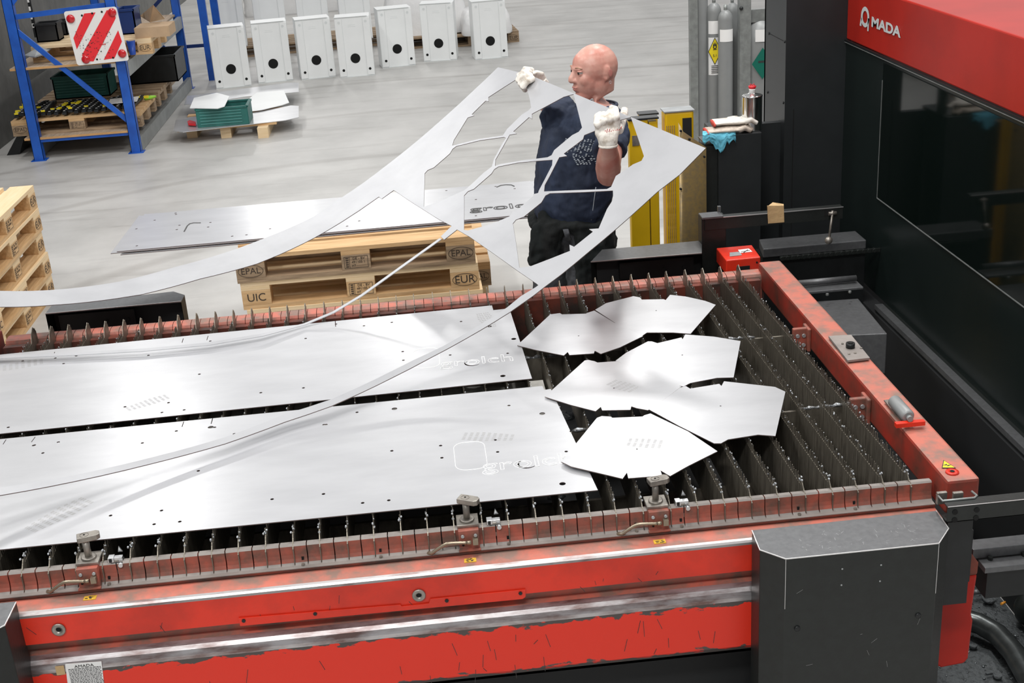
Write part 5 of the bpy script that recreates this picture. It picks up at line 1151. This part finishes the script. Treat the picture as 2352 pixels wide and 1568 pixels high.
m=M(); 
for px in (2163,2200): p=AZ(px,1128,1.02); m.box((p.x-.012,p.y-.004,.985),(p.x+.014,p.y+.006,1.018))
m.build('hinge_lug','grimy_steel',chn,bevel=.002)
m=M(); m.box((a.x+.006,yq+.006,.72),(a.x+.070,yq+.034,zz_-.045)); m.build('post','black_metal',chn)
lr=empty('lower_guide_rail',(.5,.1,0),'black stepped guide rail below the steel channel at the right edge','rail')
zl_=.72; a=AZ(2236,1262,zl_); yl=a.y
m=M(); m.prism([(a.x,yl,zl_),(a.x-.015,yl+.05,zl_),(1.1,yl+.05,zl_),(1.1,yl,zl_)],(0,0,-.03)); m.box((a.x+.015,yl-.045,zl_-.05),(1.1,yl,zl_-.032)); m.build('rail_profile','guard_top',lr,bevel=.002)
m=M(); m.box((a.x+.03,yl-.03,zl_-.14),(1.1,yl+.05,zl_-.05)); m.build('rail_web','black_metal',lr)
for px,py in [(2274,1285),(2352,1276)]:
    p=AZ(px,py,zl_-.032); m=M(); m.cyl((p.x,p.y,zl_-.032),(p.x,p.y,zl_-.022),.007,n=6,smooth=False); m.build('bolt','black_guard',lr)

# debris heap on the floor
random.seed(21)
m=M(); nx=34; vs=[];fs=[]; X0,X1,Y0_,Y1_=.12,.735,-.30,.95
for j in range(nx):
    for i in range(nx):
        x=X0+(X1-X0)*i/(nx-1); y=Y0_+(Y1_-Y0_)*j/(nx-1); e=min(i,j,nx-1-i,nx-1-j)/5; vs.append((x,y,.003+min(1,e)*(.02+.022*abs(noise.noise(Vector((x*14,y*14,0))))+.012*abs(noise.noise(Vector((x*50,y*50,2)))))))
for j in range(nx-1):
    for i in range(nx-1): b=j*nx+i; fs.append((b,b+1,b+nx+1,b+nx))
m.add(vs,fs,0,True)
for i in range(1100):
    x=random.uniform(X0+.03,X1-.03); y=random.uniform(Y0_+.03,Y1_-.03); r=random.uniform(.0015,.0055); m.ell((x,y,.030),r,r*random.uniform(.5,1.3),r*.6,mi=1 if random.random()<.5 else 0,nu=6,nv=4)
m.build('metal_debris',['debris_dark','debris_bit'],None,'heap of dark metal grit and dross on the floor at the lower right','debris',kind='stuff')
def fl(px,py,z=.04): return AZ(px,py,z)
for i,(px,py,r) in enumerate([(2271,1377,.022),(2235,1485,.012),(2291,1553,.014)]):
    p=fl(px,py); m=M(); m.cyl((p.x,p.y,.038),(p.x,p.y,.048),r,n=18); m.build('round_slug','debris_dark',None,'round dark steel slug %s'%['large, lying above the orange stub','small, beside the red leg','lowest, at the bottom edge'][i],'slug','round slugs on the debris')
p=fl(2303,1385); q=fl(2312,1381); m=M(); d=(q-p).normalized(); m.cyl(p-d*.008,p+d*.012,.0045,n=10,mi=0); m.build('orange_stub','cig_orange',None,'orange cigarette stub lying on the debris','stub',origin=tuple(p))
p=fl(2280,1547); m=M(); m.box((p.x-.022,p.y-.004,.04),(p.x+.022,p.y+.004,.047),rz=.05); m.build('steel_pin','debris_dark',None,'short dark steel pin lying at the bottom edge of the debris','pin')
p=fl(2246,1364); m=M(); m.cyl((p.x-.02,p.y,.05),(p.x+.012,p.y,.05),.009,n=12); m.build('steel_bolt','guard_top',None,'short steel bolt beside the red leg on the debris','bolt')
m=M(); hp=[fl(x,y,.09) for x,y in [(2200,1418),(2250,1432),(2290,1455),(2330,1500),(2370,1570),(2400,1640)]]
sm=[]
for i in range(len(hp)-1):
    for t in (0,.33,.66): sm.append(hp[i].lerp(hp[i+1],t))
m.rings([(p,.035) for p in sm],18); m.build('suction_hose','hose_grey',None,'thick grey hose curving across the debris at the lower right','hose')
p=fl(2345,1395,.09); m=M(); m.ell((p.x+.03,p.y,.08),.05,.05,.06); m.rings([((p.x+.03,p.y,.06),.03),((p.x+.06,p.y-.10,.05),.035),((p.x+.1,p.y-.2,.05),.04)],14); m.build('cable_boot','black_guard',None,'black rubber coupling at the right edge above the hose','coupling')
# gloves and rag on the cabinet
def spread_glove(base,dirv,label,mt,cuffmt,scale=1.):
    o=empty('work_glove',tuple(base),label,'glove','work gloves lying on the cabinet')
    d=Vector(dirv).normalized(); s=Vector((-d.y,d.x,0)); m=M(); L_=.135*scale
    rr=[]
    for t,w,h in ((0,.045,.010),(.2,.042,.012),(.45,.040,.014),(.75,.045,.015),(1,.043,.012)): rr.append((base+d*L_*t+Vector((0,0,.018)),s*w*scale,Vector((0,0,h))))
    m.loft(rr,n=18)
    for k,(off,ln) in enumerate(((-.032,.05),(-.011,.062),(.011,.06),(.031,.045))):
        a=base+d*L_*.92+s*off*scale+Vector((0,0,.018)); m.rings([(a,.012*scale),(a+d*ln*.5*scale+Vector((0,0,.006)),.011*scale),(a+d*ln*scale-Vector((0,0,.010)),.009*scale)],10)
    a=base+d*L_*.5+s*.04*scale+Vector((0,0,.016)); m.rings([(a,.012),(a+d*.03+s*.022,.011),(a+d*.05+s*.026,.009)],10)
    m.build('glove_body',mt,o,remesh=.003,smooth_it=4)
    m=M(); m.loft([(base-d*.004+Vector((0,0,.014)),s*.050*scale,Vector((0,0,.012))),(base+d*.003+Vector((0,0,.014)),s*.049*scale,Vector((0,0,.012)))],n=18); m.build('cuff',cuffmt,o)
    return o
gy=Yc+.045
b1=Vector((AY(1622,300,gy).x,gy,CABZ)); spread_glove(b1,(1,-.02,0),'dirty work glove with red cuff, lower of the pair by the can','glove_dirty','glove_red',1.12)
b2=Vector((AY(1638,285,gy+.02).x,gy+.02,CABZ+.030)); spread_glove(b2,(1,-.05,0),'whiter work glove with red cuff, lying on top of the dirty one','glove_white','glove_red',1.1)
# rag
random.seed(31); m=M(); nx,ny=16,16; vs=[];fs=[]
for j in range(ny):
    for i in range(nx):
        px=1614+76*i/(nx-1); t=j/(ny-1)
        lim=(1 if 5<i<11 else .55); py=301+46*t*lim+ (6*math.sin(i*1.7))*t
        Yr=Yc+.012-.022*min(1,t*3)+.008*noise.noise(Vector((i*.7,j*.7,1)))
        p=AY(px,py+3*noise.noise(Vector((i*.9,j*.9,4))),Yr); vs.append((p.x,min(p.y,Yc-.004) if t>.28 else p.y,p.z))
for j in range(ny-1):
    for i in range(nx-1): b=j*nx+i; fs.append((b,b+nx,b+nx+1,b+1))
m.add(vs,fs,0,True); o=m.build('blue_rag','rag_blue',None,'crumpled light blue rag hanging over the cabinet edge below the gloves','rag'); sd=o.modifiers.new('s','SOLIDIFY'); sd.thickness=.003

# ================================================================== WORKER
BY=2.45
wk=empty('person',(-.42,BY,0),'bald worker in a navy T-shirt lifting the cut steel sheet with both gloved hands','person')
sdir=Vector((.61,-.79,0)); ndir=Vector((-.79,-.61,0))
def T(px,py,Y=BY): return AY(px,py,Y)
tor=[((1312,520),.165,.13),((1313,500),.165,.135),((1314,470),.178,.150),((1318,430),.183,.158),((1323,385),.185,.155),((1331,335),.195,.150),((1341,292),.200,.136),((1350,265),.180,.115),((1360,250),.125,.090),((1369,240),.085,.075)]
def torso(m,s=1.,o=0,mi=0,first=0):
    m.loft([(T(*c),sdir*(a*s+o),ndir*(b*s+o)) for c,a,b in tor[first:]],mi)
# head frame
hc=T(1362,161,BY); f=Vector((-.955,-.285,-.06)).normalized(); l=Vector((0,0,1)).cross(f); l=Vector((f.y,-f.x,0)).normalized(); 
if l.y>0: l=-l
u=f.cross(l); 
if u.z<0: u=-u
R=Matrix((f,l,u)).transposed(); k=.97
H=lambda a,b,c: hc+R@Vector((a*k,b*k,c*k))
body=M()
body.ell(H(-.012,0,.012),.098,.077,.093,R); body.ell(H(.032,0,-.035),.058,.064,.080,R); body.ell(H(.052,0,-.094),.036,.040,.030,R)
body.ell(H(.026,.0,.030),.060,.062,.058,R)
body.ell(H(.076,0,.022),.018,.046,.010,R)
body.rings([(H(.080,0,.016),.011),(H(.095,0,-.006),.012),(H(.104,0,-.021),.0145)],12)
body.ell(H(.101,0,-.025),.017,.0145,.0125,R)
for s in (-1,1):
    body.ell(H(.094,s*.012,-.028),.012,.009,.009,R); body.ell(H(.048,s*.042,-.026),.034,.020,.034,R); body.ell(H(-.006,s*.052,-.055),.040,.018,.045,R)
    body.ell(H(-.030,s*.079,-.004),.016,.007,.028,R); body.ell(H(-.024,s*.078,-.028),.010,.007,.012,R)
    body.ell(H(.070,s*.032,-.004),.010,.018,.006,R)
body.ell(H(.085,0,-.055),.014,.024,.008,R); body.ell(H(.083,0,-.069),.014,.022,.008,R); body.ell(H(.072,0,-.095),.018,.024,.016,R)
# neck with nape folds, core torso
nb=T(1372,246); body.loft([(nb-Vector((0,0,.05)),sdir*.09,ndir*.08),(nb,sdir*.076,ndir*.074),(H(-.022,0,-.095),R@Vector((.060,0,0)),R@Vector((0,.060,0))),(H(-.030,0,-.03),R@Vector((.062,0,0)),R@Vector((0,.060,0)))])
torso(body,.93,-.004)
# arms
SL=T(1408,276,2.32); EL=T(1397,404,2.02); WL=T(1397,326,1.80)
SR=T(1292,246,2.60); ER=T(1278,268,2.50); WR=T(1238,198,2.62)
body.rings([(SL,.055),(SL.lerp(EL,.5),.050),(EL,.043)],16)
fd=(WL-EL)
body.rings([(EL-fd*.10,.030),(EL,.045),(EL+fd*.25,.050),(EL+fd*.55,.044),(EL+fd*.85,.033),(WL,.029)],18)
body.rings([(SR,.055),(SR.lerp(ER,.6),.048),(ER,.043),(ER.lerp(WR,.4),.044),(WR,.031)],16)
# hips and legs
hipc=T(1312,520); hz=hipc.z
def leg(m,off,r,sc=1.):
    h=Vector((hipc.x,hipc.y,hz-.02))+sdir*off; foot=Vector((hipc.x-.02,hipc.y,0))+sdir*off*1.5
    kn=h.lerp(foot,.47)+ndir*.03; an=foot+Vector((0,0,.10))
    m.loft([(h+Vector((0,0,.05)),sdir*.085*sc,ndir*.10*sc),(h-Vector((0,0,.12)),sdir*.092*sc,ndir*.10*sc),(kn+Vector((0,0,.12)),sdir*.075*sc,ndir*.078*sc),(kn,sdir*.066*sc,ndir*.068*sc),(kn-Vector((0,0,.14)),sdir*.064*sc,ndir*.064*sc),(an,sdir*.055*sc,ndir*.055*sc)],n=20)
    return foot
for o in (-.095,.095): leg(body,o,1,.84)
body.build('body','skin',wk,remesh=.0048,smooth_it=3,label='bald head, bare forearms')
# face details
for s in (-1,1):
    m=M(); m.ell(H(.0715,s*.033,.0065),.0125,.014,.0085,R); m.build('eye','eye_white',wk)
    m=M(); m.ell(H(.0830,s*.034,.006),.0045,.0065,.0065,R,nu=12,nv=8); m.build('iris','eye_dark',wk)
    m=M(); m.ell(H(.0745,s*.033,.0135),.0125,.0160,.0050,R); m.ell(H(.0735,s*.033,-.0005),.011,.0150,.0032,R); m.build('eyelid','skin',wk)
    m=M(); m.loft([(H(.086,s*.012,.025),R@Vector((.004,0,0)),R@Vector((0,0,.003))),(H(.086,s*.030,.030),R@Vector((.005,0,0)),R@Vector((0,0,.0035))),(H(.072,s*.048,.024),R@Vector((.003,0,0)),R@Vector((0,0,.002)))],n=8); m.build('eyebrow','brow',wk)
m=M(); m.ell(H(.0935,0,-.0570),.006,.020,.0045,R); m.ell(H(.0915,0,-.0665),.006,.018,.005,R); m.build('lips','skin_lip',wk)
m=M(); c=H(-.034,.089,-.045) if l.dot(Vector((0,-1,0)))>0 else H(-.034,.089,-.045); m.rings([(c+Vector((.0045*math.cos(a),0,.0055*math.sin(a))),.0012) for a in [2*math.pi*i/12 for i in range(13)]],5,cap=False); m.build('earring','clean_steel',wk)
m=M(); c=H(-.040,.087,-.006); m.ell(c,.009,.0015,.016,R); m.build('ear_hollow','skin_lip',wk)
# t-shirt
m=M(); torso(m,1.0,0,first=1)
m.rings([(SL+(SL-EL)*-.0+Vector((-.02,.03,.0)),.070),(SL.lerp(EL,.25),.070),(SL.lerp(EL,.58),.066)],20)
m.rings([(SR+Vector((.03,-.03,0)),.072),(SR.lerp(ER,.5),.070),(ER,.068),(ER+(ER-SR)*.5,.064)],20)
folds(m.build('t_shirt','navy_shirt',wk,remesh=.007,smooth_it=4),.030,.075)
m=M(); c=T(1370,241); m.rings([(c+sdir*.088*math.cos(a)+ndir*.080*math.sin(a)+Vector((0,0,.0)),.007) for a in [2*math.pi*i/30 for i in range(31)]],8,cap=False); m.build('collar','navy_shirt',wk)
# printed text block on the chest
random.seed(8)
def chest(a,z):
    # point on the shirt surface by angle a (radians from front normal) and height
    best=None
    rz=[(T(*c),A_,B_) for c,A_,B_ in tor]
    for (c0_,A0,B0),(c1_,A1,B1) in zip(rz[:-1],rz[1:]):
        if c0_.z<=z<=c1_.z:
            t=(z-c0_.z)/(c1_.z-c0_.z); c=c0_.lerp(c1_,t); A=A0+(A1-A0)*t+.0035; B=B0+(B1-B0)*t+.0035
            return c+ndir*B*math.cos(a)+sdir*A*math.sin(a)
zA=T(1345,300).z; zB=T(1345,352).z
m=M(); rows=16
for r in range(rows):
    z=zA-(zA-zB)*r/(rows-1); nx_=10 if r<10 else 7
    for i in range(nx_):
        if random.random()<.78:
            a=.18+.075*i+(.03*r if r>9 else 0); p=chest(a,z); q=chest(a+.045*random.uniform(.5,1.1),z+random.uniform(-.003,.003))
            if p and q and (q-p).length<.05: m.bar(p,q,.0012,.0030 if r%3 else .0045)
m.build('chest_print','print_grey',wk)
m=M(); pts=[]
for py in (405,420,440,460,480): 
    p=chest(1.22,T(1366,py).z)
    if p: pts.append((p,.0016))
m.rings(pts,6); m.build('side_seam','print_grey',wk)
# trousers, jacket tied at the waist, boots
m=M(); m.loft([(T(*tor[0][0])+Vector((0,0,-.04)),sdir*.168,ndir*.128),(T(1312,510),sdir*.166,ndir*.132),(T(1313,495),sdir*.160,ndir*.128)])
feet=[leg(m,o,1,1.06) for o in (-.095,.095)]
folds(m.build('trousers','grey_trousers',wk,remesh=.009,smooth_it=3),.022,.06)
for ft in feet:
    m=M(); m.loft([(ft+Vector((0,0,.11)),sdir*.055,ndir*.058),(ft+Vector((0,0,.05)),sdir*.052,ndir*.07),(ft+Vector((0,0,.003)),sdir*.052,ndir*.07)],n=18); m.ell(ft+ndir*.10+Vector((0,0,.045)),.095,.052,.045,Matrix((ndir,sdir,Vector((0,0,1)))).transposed()); m.build('boot','boot',wk,remesh=.006,smooth_it=2)
m=M()
rg=[]
for i in range(33):
    a=2*math.pi*i/32; c=T(1312,497)+sdir*.176*math.sin(a)+ndir*.146*math.cos(a)+Vector((0,0,.012*math.sin(a*3)-.012*math.cos(a))); rg.append((c,.026+.005*math.sin(5*a)))
m.rings(rg,10,cap=False)
kf=T(1258,505,2.38)
m.ell(kf,.045,.035,.045)
def drape(pts,w,th):
    n=len(pts); rr=[]
    for (px,py,Y),ww in zip(pts,w): p=T(px,py,Y); rr.append((p,Vector((ww,0,0)),Vector((0,th,0))))
    m.loft(rr,n=16)
drape([(1262,500,2.36),(1252,530,2.34),(1246,560,2.33),(1240,590,2.33),(1232,606,2.34)],[.026,.040,.052,.048,.014],.030)
drape([(1260,498,2.35),(1236,525,2.34),(1225,565,2.33),(1219,595,2.33),(1217,610,2.33)],[.026,.026,.024,.018,.006],.026)
drape([(1270,505,2.32),(1268,545,2.31),(1270,585,2.31),(1272,600,2.32)],[.03,.042,.036,.015],.03)
# back panel hanging behind hips
c=T(1330,505)
for i in range(8):
    a=-.1+i*.26
    p=T(1313,505)+sdir*.165*math.sin(a+.45)-ndir*.135*math.cos(a+.45)*1.0
    m.rings([(p,.035),(p+Vector((0,0,-.12)),.040),(p+Vector((.0,0,-.24)),.034),(p+Vector((0,0,-.27)),.014)],10)
folds(m.build('tied_jacket','black_jacket',wk,remesh=.008,smooth_it=3),.030,.05)
m=M(); p=T(1299,526,2.262); m.loft([(p,Vector((.012,0,0)),Vector((0,.002,0))),(p+Vector((.012,0,-.05)),Vector((.012,0,0)),Vector((0,.002,0)))],n=8)
m.build('pocket_flap','grey_trousers',wk)
# gloves
def chain(m,pts,rs,n=12): m.rings([(Vector(p),r) for p,r in zip(pts,rs)],n)
g1=M()   # left hand, gripping the sheet edge from the near side
def G(px,py,Y): return AY(px,py,Y)
g1.loft([(G(1397,333,1.80),Vector((.034,0,0)),Vector((0,.036,0))),(G(1396,318,1.80),Vector((.038,0,.0)),Vector((0,.036,0))),(G(1395,303,1.81),Vector((.047,0,.005)),Vector((0,.036,0))),(G(1396,288,1.82),Vector((.048,0,.006)),Vector((0,.025,0))),(G(1398,276,1.85),Vector((.044,0,.006)),Vector((0,.022,0)))],n=20)
fing=[((1377,297),(1371,284),(1372,267),(1379,262),.0135),((1389,292),(1384,275),(1386,263),(1392,264),.0140),((1402,289),(1400,270),(1402,257),(1407,262),.0145),((1416,286),(1415,268),(1413,251),(1405,248),.0145)]
for a,b,c,d,r in fing:
    chain(g1,[G(*a,1.815),G(*b,1.80),G(*c,1.835),G(*d,1.90)],[r*1.05,r,r*.95,r*.85])
for a in [(1373,287),(1386,279),(1401,274),(1415,270)]: p=G(*a,1.795); g1.ell(p,.0125,.011,.0125)
# thumb passes behind the sheet, tip shows above the edge
chain(g1,[G(1422,300,1.84),G(1430,275,1.93),G(1434,258,2.03),G(1435,248,2.04)],[.017,.016,.0155,.013])
gl=g1.build('glove','glove_white',wk,remesh=.0032,smooth_it=2,label='left glove, off white with red lettering')
text_mesh('lettering','KUGI',.030,'text_red',wk,G(1404,298,1.788),(1,0,.10),(0,-.35,1)) if False else None
m=M(); random.seed(14)
for i in range(9):
    px=1387+i*4.6; p=G(px,300-i*.6+random.uniform(-3,3),1.7935-.001*0); q=G(px+random.uniform(1,4),295-i*.6+random.uniform(-4,6),1.7935); m.bar(p+Vector((0,-.021,0)),q+Vector((0,-.021,0)),.0014,.0022)
m.build('glove_lettering','text_red',gl)
m=M(); m.loft([(G(1397,337,1.80),Vector((.037,0,0)),Vector((0,.038,0))),(G(1397,331,1.80),Vector((.036,0,0)),Vector((0,.037,0)))],n=20); m.build('glove_cuff','glove_white',gl,remesh=.003)
g2=M()   # right hand, over the far part of the edge
g2.loft([(G(1240,192,2.62),Vector((.03,0,.02)),Vector((0,.028,0))),(G(1229,178,2.60),Vector((.038,0,.02)),Vector((0,.034,0))),(G(1217,170,2.58),Vector((.036,0,.012)),Vector((0,.04,0))),(G(1206,170,2.56),Vector((.026,0,.005)),Vector((0,.038,0)))],n=20)
for a,b,c,r,Y in [((1222,163),(1205,160),(1193,172),.0145,2.55),((1218,168),(1201,168),(1191,184),.0150,2.52),((1220,174),(1203,178),(1196,192),.0145,2.49),((1224,180),(1210,187),(1201,199),.0135,2.475)]:
    e=(c[0]+5,c[1]+8)
    chain(g2,[G(*a,Y+.03),G(*b,Y),G(*c,Y-.005),G(*e,Y+.03)],[r*1.1,r*1.05,r,r*.85])
chain(g2,[G(1232,188,2.58),G(1222,196,2.53),G(1211,200,2.50)],[.016,.0145,.012])
g2.build('glove','glove_white',wk,remesh=.0032,smooth_it=2)
# things unreadable from the frame but part of the hand grip: cuff of the right glove
m=M(); m.loft([(G(1246,198,2.62),Vector((.03,0,.015)),Vector((0,.032,0))),(G(1238,190,2.61),Vector((.031,0,.018)),Vector((0,.032,0)))],n=18); m.build('glove_cuff','glove_white',wk,remesh=.003)
